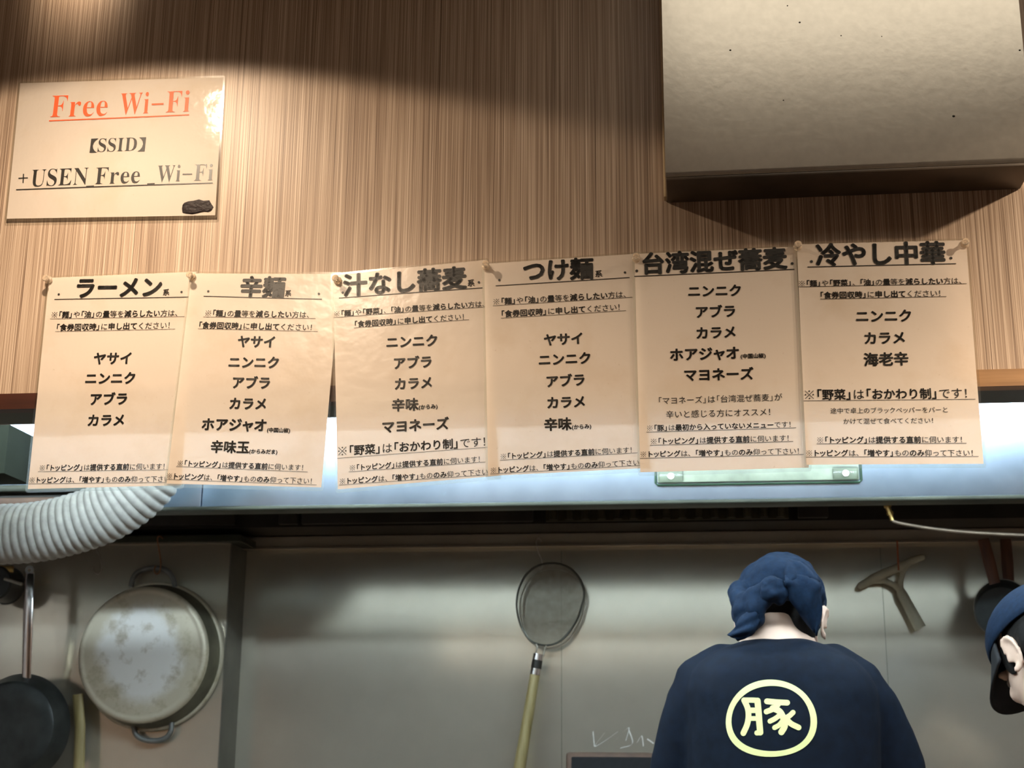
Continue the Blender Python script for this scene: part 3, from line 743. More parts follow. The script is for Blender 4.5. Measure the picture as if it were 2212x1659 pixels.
# ribbed hose
path = spline(on([(-190, 1150), (-60, 1154), (60, 1151), (150, 1134), (235, 1103), (305, 1052), (352, 985), (378, 915), (392, 830)], 2.6), 420)
rad = []
L_ = 0
for i, p in enumerate(path):
    if i: L_ += (p-path[i-1]).length
    ph = (L_/0.0152) % 1.0
    rad.append(0.0545+0.0045*(math.sin(PI*ph)**0.7))
hz = MB().tube(path, rad, 40)
hs_ = hz.build('ribbed_hose', M['hose'], None, angle=80)
tag(hs_, 'fat white ribbed flexible exhaust hose curving out from behind the menu sheets', 'hose')

# hooks
def hook(name, pts, Y, r, mat, label, group=None):
    q = spline(on(pts, Y), 40)
    o = MB().tube(q, r, 8).build(name, mat, None); tag(o, label, 'hook', group); return o
HY = BAYY-0.03
hook('wire_hook', [(352, 1163), (344, 1158), (340, 1166), (344, 1190), (347, 1215), (345, 1234), (338, 1240), (333, 1232), (336, 1222)], HY, 0.0016, M['rusty'], 'thin rusty wire hook holding the big battered pan')
hook('wire_hook', [(218, 1165), (209, 1160), (207, 1180), (216, 1203), (220, 1225), (214, 1240), (204, 1236), (201, 1226)], HY, 0.0013, M['wire'], 'empty thin wire hook between the long chrome handle and the big pan')
hook('wire_hook', [(1170, 1170), (1163, 1163), (1159, 1172), (1163, 1192), (1170, 1208), (1172, 1222), (1168, 1229), (1163, 1224)], WALLY-0.032, 0.0016, M['wire'], 'thin steel wire hook holding the round mesh skimmer')

# big two-handled pan, base towards the room
cY = BAYY-0.010
rc = at(330, 1417, cY); px_m = ppm(330, 1417, cY)
rr = 156/px_m; bY = BAYY-0.078; bc = at(306, 1413, bY); rbx = 145/ppm(306, 1413, bY)
pr = empty('two_handled_pan', rc, 'large battered aluminium pan with two loop handles hanging base outwards', 'pan')
ax = (bc-rc).normalized(); hgt = (bc-rc).length
def pan_part(name, prof, mat):
    me = MB().lathe((0, 0, 0), ax, prof, 72).mesh(name)
    o = link_mesh(name, me, mat, pr, True); o.location = rc; me.set_sharp_from_angle(angle=R(50)); return o
pan_part('base', [(rbx+0.001, hgt-0.010), (rbx+0.0005, hgt-0.004), (rbx-0.004, hgt), (rbx-0.011, hgt+0.0008), (rbx-0.014, hgt-0.0008), (rbx-0.018, hgt), (rbx*0.6, hgt-0.0008), (rbx*0.25, hgt-0.0015), (0.0, hgt-0.001)], M['pan'])
pan_part('side_wall', [(rr-0.003, 0.004), (rr-0.006, 0.02), (rbx-0.001, hgt-0.009)], simple('shaded_greasy_aluminium', (0.11, 0.105, 0.07), 0.5, 0.4, 0.3, 20))  # shade and grease of the side wall put into its darker colour
pan_part('rim', [(rr-0.005, 0.0), (rr+0.002, -0.002), (rr+0.0035, 0.003), (rr+0.001, 0.007), (rr-0.004, 0.007)], M['pan'])
ih = MB().lathe(rc, ax, [(rr-0.004, 0.0), (rr-0.008, 0.02), (rbx, hgt-0.012), (0.0, hgt-0.006)], 72); ih.build('inside', M['pan'], pr)
for sgn, pts in ((1, [(283, 1268), (288, 1248), (300, 1235), (322, 1228), (345, 1228), (364, 1236), (374, 1250), (378, 1268)]),
                 (-1, [(289, 1556), (290, 1575), (297, 1590), (315, 1599), (338, 1600), (358, 1594), (369, 1580), (371, 1560)])):
    MB().tube(spline(on(pts, cY-0.012), 40), 0.0062, 12).build('loop_handle', simple('dull_grey_iron', (0.20, 0.21, 0.20), 0.45, 0.6, 0.2, 40), pr)

# frying pan at the left edge
fY = 3.18
fb = at(35, 1572, fY); k_ = ppm(35, 1572, fY); r_ = 113/k_
fp = empty('frying_pan', fb, 'black iron frying pan hanging base outwards at the left edge, long chrome handle', 'pan')
MB().lathe(fb, (0, 1, 0.0), [(0, -0.035), (r_*0.55, -0.0352), (r_*0.80, -0.034), (r_*0.86, -0.030), (r_*0.97, 0.0), (r_+0.002, 0.012), (r_+0.003, 0.016), (r_, 0.016), (r_*0.93, 0.0), (r_*0.82, -0.027), (0, -0.031)], 72).build('bowl', M['iron'], fp)
hp = [at(57, 1478, fY+0.0), at(58, 1430, fY-0.012), at(61, 1330, fY-0.022), at(64, 1252, fY-0.022), at(65, 1238, fY-0.02)]
MB().tube(hp, [0.011, 0.0115, 0.0125, 0.0125, 0.011], 16, flat=0.45, ref=(0, 1, 0)).build('handle', M['chrome'], fp)
MB().lathe(at(65, 1232, fY-0.022), (0, -1, 0), [(0.004, -0.003), (0.0105, -0.003), (0.0105, 0.003), (0.004, 0.003)], 24, closed=True).build('hanging_eye', M['chrome'], fp)

# wooden stick beside the big pan
a_ = at(172, 1478, 3.22)
st = MB().tube([at(168, 1500, 3.235), at(173, 1570, 3.235), at(167, 1790, 3.235)], [0.0128, 0.013, 0.0145], 16, flat=0.6, ref=(0, 1, 0))
o = st.build('wooden_stick', M['bamboo'], None); tag(o, 'yellowish flat wooden stick standing behind the big battered pan at lower left', 'stick')

# dark utensils at the far left edge
dk = empty('blackened_pot', at(10, 1265, 3.2), 'blackened pot half hidden at the left edge under the ribbed hose', 'pot')
MB().lathe(at(2, 1262, 3.2), (0, 1, 0), [(0, -0.03), (0.036, -0.03), (0.040, -0.025), (0.042, 0.03), (0.045, 0.032), (0.043, 0.036), (0.038, 0.03), (0.036, -0.024), (0, -0.026)], 40).build('pot_body', M['iron'], dk)
MB().box(at(-20, 1222, 3.175), at(30, 1238, 3.19), 0.002).build('bracket', M['brass'], dk)
MB().tube([at(10, 1250, 3.165), at(48, 1262, 3.165)], 0.004, 10).build('handle_stub', M['wire'], dk)

# round mesh skimmer
sk = empty('mesh_skimmer', at(1190, 1305, 3.34), 'round wire mesh skimmer with bamboo handle hanging in the middle of the steel wall', 'skimmer')
ring = [(1172, 1219), (1150, 1229), (1132, 1248), (1120, 1275), (1116, 1305), (1120, 1335), (1130, 1362), (1146, 1384), (1164, 1392), (1184, 1394), (1205, 1388), (1226, 1370), (1246, 1340), (1257, 1310), (1262, 1283), (1256, 1258), (1243, 1238), (1224, 1224), (1200, 1217)]
RY = 3.335
rg = on(ring, RY); rs = []
m_ = len(rg)
for i in range(m_):
    a, b, c, d = rg[i-1], rg[i], rg[(i+1) % m_], rg[(i+2) % m_]
    for k in range(5):
        u = k/5; rs.append(0.5*((2*b)+(c-a)*u+(2*a-5*b+4*c-d)*u*u+(3*b-a-3*c+d)*u**3))
def loop(mb, pts, r, n=10):
    q = len(pts); vs = []; fs = []
    for i, p in enumerate(pts):
        t = (pts[(i+1) % q]-pts[i-1]).normalized(); a = Vector((0, 1, 0)); a = (a-t*a.dot(t)).normalized(); b = t.cross(a)
        for k in range(n): w = 2*PI*k/n; vs.append(p+(a*math.cos(w)+b*math.sin(w))*r)
    for i in range(q):
        for k in range(n): j = (i+1) % q; fs.append((i*n+k, i*n+(k+1) % n, j*n+(k+1) % n, j*n+k))
    mb.add(vs, fs); return mb
loop(MB(), rs, 0.0024).build('rim_wire', simple('dark_steel_rim', (0.10, 0.105, 0.09), 0.35, 0.9, 0.2, 40), sk)
rs2 = [at(1190, 1306, RY)+(p-at(1190, 1306, RY))*0.97+Vector((0.003, 0.022, -0.008)) for p in rs]
loop(MB(), rs2, 0.0016).build('back_wire', M['wire'], sk)
c0 = sum(rs, Vector())/len(rs)
net = MB()                                     # woven wires, clipped to the rim
def inside(x, z):
    c = False
    for i in range(len(rs)):
        p, q = rs[i], rs[i-1]
        if (p.z > z) != (q.z > z) and x < (q.x-p.x)*(z-p.z)/(q.z-p.z)+p.x: c = not c
    return c
xs = [p.x for p in rs]; zs_ = [p.z for p in rs]; stp = 0.0021
def sag(x, z):
    q = ((x-c0.x)/0.08)**2+((z-c0.z)/0.10)**2; return RY+0.018*max(0, 1-q)+0.001
for horiz in (0, 1):
    lo, hi = (min(zs_), max(zs_)) if horiz else (min(xs), max(xs)); plo, phi = (min(xs), max(xs)) if horiz else (min(zs_), max(zs_))
    w = lo+stp
    while w < hi:
        run = []; q = plo
        while q < phi+0.004:
            x, z = (q, w) if horiz else (w, q)
            if inside(x, z): run.append(Vector((x, sag(x, z), z)))
            else:
                if len(run) > 1: net.tube(run, 0.00034, 4, caps=False)
                run = []
            q += 0.004
        w += stp
net.build('mesh_net', M['wire'], sk, angle=None)
for pts in ([(1158, 1391), (1160, 1400), (1155, 1416)], [(1180, 1395), (1177, 1404), (1174, 1418)]):
    MB().tube(spline(on(pts, RY-0.002), 12), 0.0019, 8).build('neck_wire', M['wire'], sk)
hA, hB = at(1163, 1413, RY-0.004), at(1112, 1720, RY-0.012)
def hpnt(t): return hA+(hB-hA)*t
MB().tube([hpnt(0.02), hpnt(0.3), hpnt(1.0)], [0.0115, 0.012, 0.0145], 18).build('bamboo_handle', M['bamboo'], sk)
for t0, t1 in ((0.0, 0.045), (0.105, 0.15)):
    MB().tube([hpnt(t0), hpnt(t1)], 0.0128, 20).build('steel_ferrule', M['chrome'], sk)
MB().tube([hpnt(0.045), hpnt(0.105)], 0.0122, 20).build('dark_wrap', M['grease'], sk)

# Y-shaped squeegee
QY = 3.365
o_, s_ = (1760, 1040), 3.19
def cq(p): return at(o_[0]+p[0]/s_, o_[1]+p[1]/s_, QY)
sq = empty('squeegee', cq((590, 700)), 'grey-green Y-shaped squeegee hanging upside down from an orange cord', 'squeegee')
mb = MB()
mb.chain([cq(p) for p in [(318, 718), (400, 672), (480, 632), (580, 592), (660, 548), (738, 522)]], [0.0085, 0.0105, 0.0105, 0.0098, 0.0085, 0.0078], 12)
mb.chain([cq(p) for p in [(400, 690), (480, 684), (545, 712), (588, 748)]], [0.006, 0.0068, 0.0068, 0.008], 12)
mb.chain([cq(p) for p in [(640, 572), (606, 630), (592, 690), (590, 748)]], [0.0066, 0.006, 0.006, 0.008], 12)
me = organic(mb, 0.0016, 3); link_mesh('head_frame', me, M['plastic'], sq)
MB().tube([cq((586, 740)), cq((600, 775)), cq((728, 1012))], [0.0085, 0.0118, 0.0136], 18, flat=0.7, ref=(0, 1, 0)).build('grip', M['plastic'], sq)
cw = MB().tube(spline(on([(1938, 1168), (1939, 1190), (1940, 1210), (1941, 1232)], QY-0.01), 14), 0.0019, 8).build('hanging_cord', simple('orange_cord', (0.33, 0.09, 0.03), 0.7), None)
tag(cw, 'short orange cord from which the squeegee hangs', 'cord')

# small black saucepans at the right
for i, (hx, cx, cy, r, Y, lab) in enumerate((((2124, 2152), 2166, 1318, 62, 3.22, 'small black saucepan with reddish wooden handle, nearer of the two at right'),
                                            ((2172, 2180), 2222, 1330, 62, 3.345, 'black saucepan with dark wooden handle, behind the nearer one at right'))):
    c = at(cx, cy, Y); r0 = r/ppm(cx, cy, Y)
    p_ = empty('saucepan', c, lab, 'saucepan', 'black saucepans hanging at the right')
    axp = Vector((-0.25, -0.9, -0.25)).normalized()
    MB().lathe(c, axp, [(0, 0.03), (r0*0.86, 0.03), (r0*0.93, 0.024), (r0*0.97, -0.03), (r0, -0.034), (r0*0.95, -0.034), (r0*0.9, 0.022), (0, 0.026)], 48).build('pot', M['iron'], p_)
    loop(MB(), [c-axp*0.034+Matrix.Rotation(2*PI*q/40, 3, axp) @ (axp.cross(Vector((1, 0, 0))).normalized()*r0*0.985) for q in range(40)], 0.0018).build('rim', M['wire'], p_)
    ta, tb = at(hx[0], 1165, Y), at(hx[1], 1272, Y-0.005)
    MB().tube([ta, ta+(tb-ta)*0.5, tb], [0.0125, 0.0135, 0.0115], 14, flat=0.6, ref=(0, 1, 0)).build('wooden_handle', M['redwood'], p_)
    MB().tube([tb-(tb-ta)*0.12, at(cx-4, cy-r+6, Y)], 0.0045, 10).build('tang', M['iron'], p_)

# gas tube under the hood lip
gy = HOODY+0.07
gt = empty('gas_tube', at(1915, 1083, gy), 'thin copper-coloured tube with brass fitting under the right end of the hood', 'tube')
MB().tube(spline(on([(1926, 1122), (1936, 1128), (1975, 1136), (2040, 1145), (2110, 1151), (2212, 1156), (2330, 1158)], gy), 50), 0.0034, 10).build('tube', simple('greyish_copper', (0.20, 0.155, 0.11), 0.45, 0.5, 0.15, 60), gt)
MB().tube(on([(1914, 1082), (1918, 1096)], gy), 0.0072, 8).tube(on([(1918, 1096), (1922, 1106)], gy), 0.0052, 12).tube(on([(1922, 1106), (1924, 1112)], gy), 0.0066, 8).tube(on([(1924, 1112), (1928, 1124)], gy), 0.0046, 12).build('fitting', M['brass'], gt)

# dark tray at the bottom, leaning on the wall
tY = 3.3
q0, q1 = at(1222, 1624, tY), at(1470, 1630, tY)
tr = empty('tray', (q0.x, tY, q0.z-0.2), 'dark rectangular tray with brown rounded rim leaning on the wall beside the cook', 'tray')
MB().box((q0.x, tY, q0.z-0.22), (q1.x, tY+0.02, q0.z), 0.008).build('rim', M['trayrim'], tr)
MB().box((q0.x+0.012, tY-0.002, q0.z-0.21), (q1.x-0.012, tY+0.01, q0.z-0.010), 0.004).build('base', M['black'], tr)
# pale scratches on the steel, above the tray
sc_ = MB()
for pts in ([(1281, 1580), (1284, 1612)], [(1306, 1583), (1285, 1612), (1310, 1598), (1335, 1580)], [(1330, 1598), (1358, 1572), (1352, 1600)], [(1358, 1575), (1366, 1606), (1340, 1616)], [(1376, 1604), (1386, 1590), (1390, 1612)], [(1398, 1596), (1412, 1606)]):
    q = spline(on(pts, WALLY-0.0006), 14); 
    for i in range(len(q)-1):
        sd = Vector((0.0011, 0, 0.0011)); sc_.add([q[i]-sd, q[i]+sd, q[i+1]+sd, q[i+1]-sd], [(0, 1, 2, 3)])
o = sc_.build('trim_8', M['chalk'], None, smooth=False); tag(o, kind='structure')

# ------------------------------------------------------------------ people
def ell(mb, c, r, rot=None): return mb.ball(c, r, rot, 24)
class Head:
    """head frame: +Y face, +Z crown, origin between the ears"""
    def __init__(s, c, M3): s.c = Vector(c); s.m = M3
    def p(s, *v): return s.c+s.m @ Vector(v)
    def b(s, mb, c, r, rot=None): return mb.ball(s.p(*c), r, s.m @ rot if rot is not None else s.m, 24)
    def skin(s, mb):
        s.b(mb, (0, -0.010, 0.030), (0.075, 0.093, 0.082)); s.b(mb, (0, 0.030, -0.025), (0.066, 0.066, 0.085))
        s.b(mb, (0, 0.040, -0.085), (0.045, 0.048, 0.034)); s.b(mb, (0, 0.028, -0.060), (0.060, 0.055, 0.045))
        s.b(mb, (0, 0.098, -0.022), (0.010, 0.016, 0.026)); s.b(mb, (0, 0.104, -0.040), (0.016, 0.016, 0.011))
        for x in (-1, 1):
            s.b(mb, (x*0.034, 0.070, -0.028), (0.022, 0.022, 0.018)); s.b(mb, (x*0.030, 0.086, 0.022), (0.022, 0.010, 0.008))
            # ear: rim, lobe and inner plate
            t = Matrix.Rotation(x*R(-22), 3, 'Z')
            e = [(x*(0.080+0.004*math.sin(w)), -0.004-0.017*math.cos(w)-0.002, -0.008+0.029*math.sin(w)) for w in [PI*(-0.62)+k*PI*1.45/10 for k in range(11)]]
            mb.chain([s.p(*q) for q in e], 0.0042, 8)
            s.b(mb, (x*0.077, -0.004, -0.008), (0.004, 0.013, 0.024)); s.b(mb, (x*0.079, 0.004, -0.036), (0.005, 0.008, 0.009))
            s.b(mb, (x*0.080, 0.010, -0.010), (0.0045, 0.005, 0.008))
    def face(s, root):
        for x in (-1, 1): MB().ball(s.p(x*0.031, 0.081, 0.002), (0.0115, 0.0115, 0.0115), s.m).build('eye', M['eye'], root)
        MB().ball(s.p(0, 0.086, -0.072), (0.024, 0.010, 0.007), s.m).build('lips', M['lip'], root)
def limb(mb, pts, rad): mb.chain([Vector(p) for p in pts], rad, 18)
def hand(mb, w, dirv, side):
    """palm and five fingers from the wrist along dirv, curled down"""
    d = Vector(dirv).normalized(); s_ = d.cross(Vector((0, 0, 1))).normalized()*side; dn = Vector((0, 0, -1))
    w = Vector(w)
    for k in range(4):
        b = w+d*0.03+s_*(0.026-0.018*k); t = w+d*0.088+s_*(0.032-0.021*k); mb.chain([b, t], [0.013, 0.011], 10)
        ln = (0.030, 0.034, 0.032, 0.025)[k]
        mb.chain([t, t+d*ln*0.9+dn*0.012, t+d*ln*1.2+dn*0.038, t+d*ln*0.9+dn*0.058], [0.0092, 0.0088, 0.008, 0.007], 10)
    b = w+d*0.03+s_*0.03; mb.chain([b, b+s_*0.024+d*0.022+dn*0.01, b+s_*0.026+d*0.05+dn*0.028], [0.012, 0.0095, 0.008], 10)

# the cook
CY = 2.60
K = ppm(1680, 1450, CY)
def cp(x, y, Y=CY): return at(x, y, Y)
cook = empty('person', (cp(1685, 1500).x, CY, 0), 'person seen from behind in navy T-shirt with yellow printed emblem and knotted navy bandana', 'person')
hc = cp(1686, 1338, CY+0.045)
cm = (Matrix.Rotation(R(-8), 3, 'Z') @ Matrix.Rotation(R(-40), 3, 'X') @ Matrix.Rotation(R(3), 3, 'Y'))
hd = Head(hc, cm)
neck = [cp(1680, 1420, CY), cp(1681, 1385, CY+0.005), cp(1684, 1340, CY+0.025), hd.p(0, 0.0, -0.02)]
hip = Vector((cp(1685, 1500).x, CY+0.02, 0.93))
mb = MB(); hd.skin(mb); limb(mb, neck, [0.075, 0.060, 0.056, 0.055])
shL, shR = cp(1520, 1500, CY+0.01), cp(1872, 1500, CY+0.01)
elL, elR = cp(1462, 1705, CY+0.04), cp(1950, 1712, CY+0.04)
wrL, wrR = elL+Vector((0.09, 0.2, -0.03)), elR+Vector((-0.12, 0.2, -0.03))
limb(mb, [cp(1680, 1480, CY), cp(1684, 1600, CY), hip], [0.09, 0.115, 0.12]); limb(mb, [shL, cp(1690, 1470, CY), shR], [0.034, 0.075, 0.034])
for s_, sh_, el_, wr_ in ((-1, shL, elL, wrL), (1, shR, elR, wrR)):
    limb(mb, [sh_, (sh_+el_)/2, el_], [0.034, 0.037, 0.036]); limb(mb, [el_, el_+(wr_-el_)*0.35, wr_], [0.040, 0.039, 0.027]); hand(mb, wr_, (-0.2*s_, 1, -0.1), -s_)
    x = hip.x+s_*0.095
    limb(mb, [(x, hip.y, 0.92), (x, hip.y+0.01, 0.50), (x, hip.y-0.01, 0.09)], [0.088, 0.056, 0.04]); limb(mb, [(x, hip.y-0.03, 0.045), (x+s_*0.02, hip.y+0.13, 0.035)], [0.04, 0.033])
link_mesh('body', organic(mb, 0.0055, 3), M['skin'], cook)
hd.face(cook)
# T-shirt: upper back, sleeves, collar
def section_loft(mb, rows, n=44):
    vs = []; fs = []
    for c, a, b in rows:
        for k in range(n):
            w = 2*PI*k/n; cx, cy = math.cos(w), math.sin(w)
            vs.append(Vector(c)+Vector((math.copysign(abs(cx)**0.8, cx)*a, math.copysign(abs(cy)**0.8, cy)*b, 0)))
    for i in range(len(rows)-1):
        for k in range(n): fs.append((i*n+k, i*n+(k+1) % n, (i+1)*n+(k+1) % n, (i+1)*n+k))
    fs.append(tuple(range(n-1, -1, -1))); fs.append(tuple((len(rows)-1)*n+k for k in range(n)))
    return mb.add(vs, fs)
rows = []
for y, cx, hw, dp, yo in ((1381, 1679, 58, 0.062, 0.004), (1386, 1678, 74, 0.074, 0.002), (1398, 1677, 104, 0.088, 0), (1412, 1676, 134, 0.102, -0.004), (1432, 1679, 168, 0.118, -0.008), (1460, 1682, 192, 0.128, -0.010), (1500, 1686, 203, 0.136, -0.010),
                          (1560, 1690, 204, 0.142, -0.006), (1659, 1690, 203, 0.146, 0.0), (1800, 1688, 200, 0.15, 0.006), (2000, 1686, 198, 0.15, 0.01), (2130, 1686, 200, 0.15, 0.015)):
    rows.append((cp(cx, y, CY+yo), hw/K, dp))
mb = section_loft(MB(), rows)
for s_, pts in ((-1, [(1526, 1478), (1500, 1524), (1478, 1596), (1462, 1668)]), (1, [(1838, 1482), (1876, 1528), (1912, 1596), (1938, 1668)])):
    limb(mb, [cp(x, y, CY+0.012*i) for i, (x, y) in enumerate(pts)], [0.052, 0.054, 0.052, 0.051])
limb(mb, [cp(1560, 1440, CY), cp(1505, 1470, CY)], [0.04, 0.04]); limb(mb, [cp(1800, 1440, CY), cp(1858, 1474, CY)], [0.04, 0.04])
def folds(o, scale=0.10, amt=0.007):
    tx = bpy.data.textures.new('folds', 'CLOUDS'); tx.noise_scale = scale; tx.noise_depth = 2
    md = o.modifiers.new('d', 'DISPLACE'); md.texture = tx; md.strength = amt; md.mid_level = 0.5; md.texture_coords = 'LOCAL'
shirt_me = organic(mb, 0.007, 8, folds)
shirt = link_mesh('t_shirt', shirt_me, M['navy'], cook)
cl = [cp(1679, 1384, CY)+Vector((math.cos(2*PI*k/48)*60/K, math.sin(2*PI*k/48)*0.064+0.004, 0.004*math.sin(2*PI*k/48)+0.002*math.cos(4*PI*k/48))) for k in range(48)]
loop(MB(), cl, 0.0055, 10).build('collar', M['navy'], cook)
# trousers and shoes
mb = MB(); limb(mb, [(hip.x-0.08, hip.y, 0.93), (hip.x+0.08, hip.y, 0.93)], [0.13, 0.13])
for s_ in (-1, 1):
    x = hip.x+s_*0.095; limb(mb, [(x, hip.y, 0.90), (x, hip.y+0.01, 0.5), (x, hip.y-0.01, 0.14)], [0.112, 0.085, 0.07])
link_mesh('trousers', organic(mb, 0.012, 4), M['black'], cook)
for s_ in (-1, 1):
    x = hip.x+s_*0.095; mb = MB(); limb(mb, [(x, hip.y-0.05, 0.055), (x+s_*0.01, hip.y+0.06, 0.05), (x+s_*0.02, hip.y+0.15, 0.045)], [0.05, 0.048, 0.042])
    link_mesh('shoe', organic(mb, 0.008, 3), M['black'], cook)
# hair at the nape and over the ears
mb = MB(); hd.b(mb, (0, -0.018, 0.012), (0.0750, 0.084, 0.072)); hd.b(mb, (0.045, -0.030, -0.035), (0.026, 0.045, 0.045)); hd.b(mb, (-0.045, -0.030, -0.035), (0.026, 0.045, 0.045))
link_mesh('hair', organic(mb, 0.006, 3), M['hair'], cook)
# bandana: cap, rolled band, knot, tails
o7, s7 = (1380, 1180), 3.403
def c7(x, y, Y): return at(o7[0]+x/s7, o7[1]+y/s7, Y)
BYb = CY-0.075                               # back of the head
mb = MB()
hd.b(mb, (0, -0.004, 0.046), (0.0795, 0.100, 0.074)); hd.b(mb, (0, -0.030, 0.030), (0.079, 0.085, 0.062))
mb.chain([c7(735, 330, CY+0.0), c7(760, 420, CY-0.03), c7(830, 400, BYb+0.015), c7(900, 345, BYb), c7(960, 300, BYb-0.006)], [0.020, 0.022, 0.020, 0.018, 0.017], 14)
mb.chain([c7(745, 400, CY-0.02), c7(770, 480, CY-0.045), c7(860, 450, BYb), c7(940, 370, BYb-0.006)], [0.018, 0.020, 0.019, 0.015], 14)
mb.chain([c7(750, 480, CY-0.02), c7(790, 560, CY-0.045), c7(850, 530, BYb+0.006)], [0.018, 0.022, 0.018], 14)
mb.chain([c7(1050, 330, BYb), c7(1180, 330, BYb+0.03), c7(1290, 350, CY+0.0)], [0.017, 0.022, 0.022], 14)
cap_me = organic(mb, 0.004, 2, lambda o: folds(o, 0.028, 0.009))
bd = link_mesh('bandana', cap_me, M['bandana'], cook)
mb = MB(); mb.ball(c7(985, 315, BYb-0.018), (0.022, 0.016, 0.024), Matrix.Rotation(R(35), 3, 'Y'), 20)
mb.chain([c7(930, 290, BYb-0.012), c7(990, 275, BYb-0.024), c7(1050, 330, BYb-0.02), c7(1060, 370, BYb-0.01)], [0.010, 0.013, 0.013, 0.009], 12)
mb.chain([c7(940, 330, BYb-0.012), c7(1000, 345, BYb-0.026), c7(1040, 390, BYb-0.012)], [0.009, 0.012, 0.010], 12)
k_ = link_mesh('knot', organic(mb, 0.003, 2, lambda o: folds(o, 0.016, 0.007)), M['bandana'], bd)
def leaf(pts_l, pts_r, Ys, th, parent, name):
    """cloth tail between two outlines, with thickness"""
    a = spline([c7(x, y, Y) for (x, y), Y in zip(pts_l, Ys)], 20); b = spline([c7(x, y, Y) for (x, y), Y in zip(pts_r, Ys)], 20)
    N = 8; vs = []; fs = []
    for i in range(21):
        for j in range(N+1):
            t = j/N; p = a[i].lerp(b[i], t); p.y += -0.012*math.sin(PI*t)+0.004*math.sin(t*9+i*0.5); vs.append(p)
    for i in range(20):
        for j in range(N): q = i*(N+1)+j; fs.append((q, q+1, q+N+2, q+N+1))
    m2 = MB().add(vs, fs).mesh(name); o = link_mesh(name, m2, M['bandana'], parent)
    sd = o.modifiers.new('t', 'SOLIDIFY'); sd.thickness = th; sd.offset = 0
    return o
leaf([(1065, 320), (1095, 330), (1110, 400), (1160, 470), (1215, 540), (1285, 630)], [(1075, 215), (1200, 215), (1330, 270), (1335, 340), (1345, 470), (1305, 660)],
     [BYb-0.02, BYb-0.022, BYb-0.018, BYb-0.012, BYb, BYb+0.012], 0.003, bd, 'tail')
leaf([(1080, 250), (1070, 190), (1085, 130), (1110, 100), (1150, 120)], [(1110, 300), (1250, 270), (1330, 260), (1300, 200), (1215, 118)],
     [BYb-0.02, BYb-0.016, BYb-0.01, BYb, BYb+0.014], 0.003, bd, 'tail')
leaf([(820, 470), (750, 520), (715, 580), (690, 620), (652, 655)], [(900, 520), (870, 590), (840, 640), (800, 670), (725, 692)],
     [BYb-0.002, BYb-0.012, BYb-0.016, BYb-0.014, BYb-0.006], 0.003, bd, 'tail')

# emblem printed on the back of the shirt
dg = bpy.context.evaluated_depsgraph_get(); dg.update()
bvh = BVHTree.FromPolygons([v.co[:] for v in shirt_me.vertices], [tuple(p.vertices) for p in shirt_me.polygons])
def onto(x, y, lift):
    d = ray(o7[0]+x/s7, o7[1]+y/s7).normalized(); h, nrm, i, ds = bvh.ray_cast(CAMPOS, d)
    if h is None: return at(o7[0]+x/s7, o7[1]+y/s7, CY-0.15)
    return h-d*lift
def stroke(mb, pts, w, lift=0.0012):
    q = [Vector((p[0], p[1], 0)) for p in pts]; q = spline(q, max(6, 6*(len(q)-1))) if len(q) > 2 else [q[0].lerp(q[1], i/8) for i in range(9)]
    ws = w if hasattr(w, '__len__') else (w, w); vs = []; fs = []; m = len(q)
    for i, p in enumerate(q):
        t = (q[min(i+1, m-1)]-q[max(i-1, 0)]).normalized(); nn = Vector((-t.y, t.x, 0)); hw = (ws[0]+(ws[1]-ws[0])*i/(m-1))/2
        for j in (-1, -0.33, 0.33, 1): g = p+nn*hw*j; vs.append(onto(g.x, g.y, lift))
    for i in range(m-1):
        for j in range(3): a = i*4+j; fs.append((a, a+1, a+5, a+4))
    mb.add(vs, fs)
    for e, hw in ((q[0], ws[0]/2), (q[-1], ws[1]/2)):
        ring_ = [onto(e.x+hw*math.cos(2*PI*k/16), e.y+hw*math.sin(2*PI*k/16), lift) for k in range(16)]
        mb.add([onto(e.x, e.y, lift)]+ring_, [(0, 1+k, 1+(k+1) % 16) for k in range(16)])
mb = MB()
ring_pts = []
for k in range(61):
    w = 2*PI*k/60; x = 973+312*math.cos(w)+(14*math.sin(2*w)); y = 1265+268*math.sin(w)+6*math.sin(3*w)
    ring_pts.append((x, y))
vs = []; fs = []
for k, (x, y) in enumerate(ring_pts[:-1]):
    w = 2*PI*k/60
    for j in (-1, -0.33, 0.33, 1): hw = 22+2*math.sin(3*w+1); vs.append(onto(x+math.cos(w)*hw*j, y+math.sin(w)*hw*j, 0.0012))
for k in range(60):
    for j in range(3): a = k*4+j; b = ((k+1) % 60)*4+j; fs.append((a, a+1, b+1, b))
mb.add(vs, fs); mb.build('printed_ring', M['yellow'], shirt, angle=None)
mb = MB()
for pts, w in (([(774, 1132), (800, 1190), (806, 1250), (796, 1310), (768, 1374)], 42), ([(778, 1131), (830, 1131), (868, 1133)], 38), ([(872, 1136), (880, 1220), (886, 1300), (892, 1368)], 46), ([(868, 1372), (892, 1370)], 38),
               ([(806, 1206), (876, 1206)], 40), ([(806, 1266), (880, 1266)], 34),
               ([(942, 1140), (1010, 1146), (1090, 1150)], 42), ([(1022, 1165), (985, 1196), (938, 1216)], 40), ([(985, 1190), (1035, 1215), (1062, 1265), (1072, 1320), (1048, 1366)], 46),
               ([(1038, 1240), (1000, 1268), (964, 1286)], 36), ([(1056, 1285), (1030, 1315), (998, 1333)], 36), ([(1133, 1222), (1105, 1248), (1078, 1262)], 38), ([(1082, 1268), (1120, 1305), (1174, 1332)], 42)):
    stroke(mb, pts, w)
mb.build('printed_character', M['yellow'], shirt, angle=None)

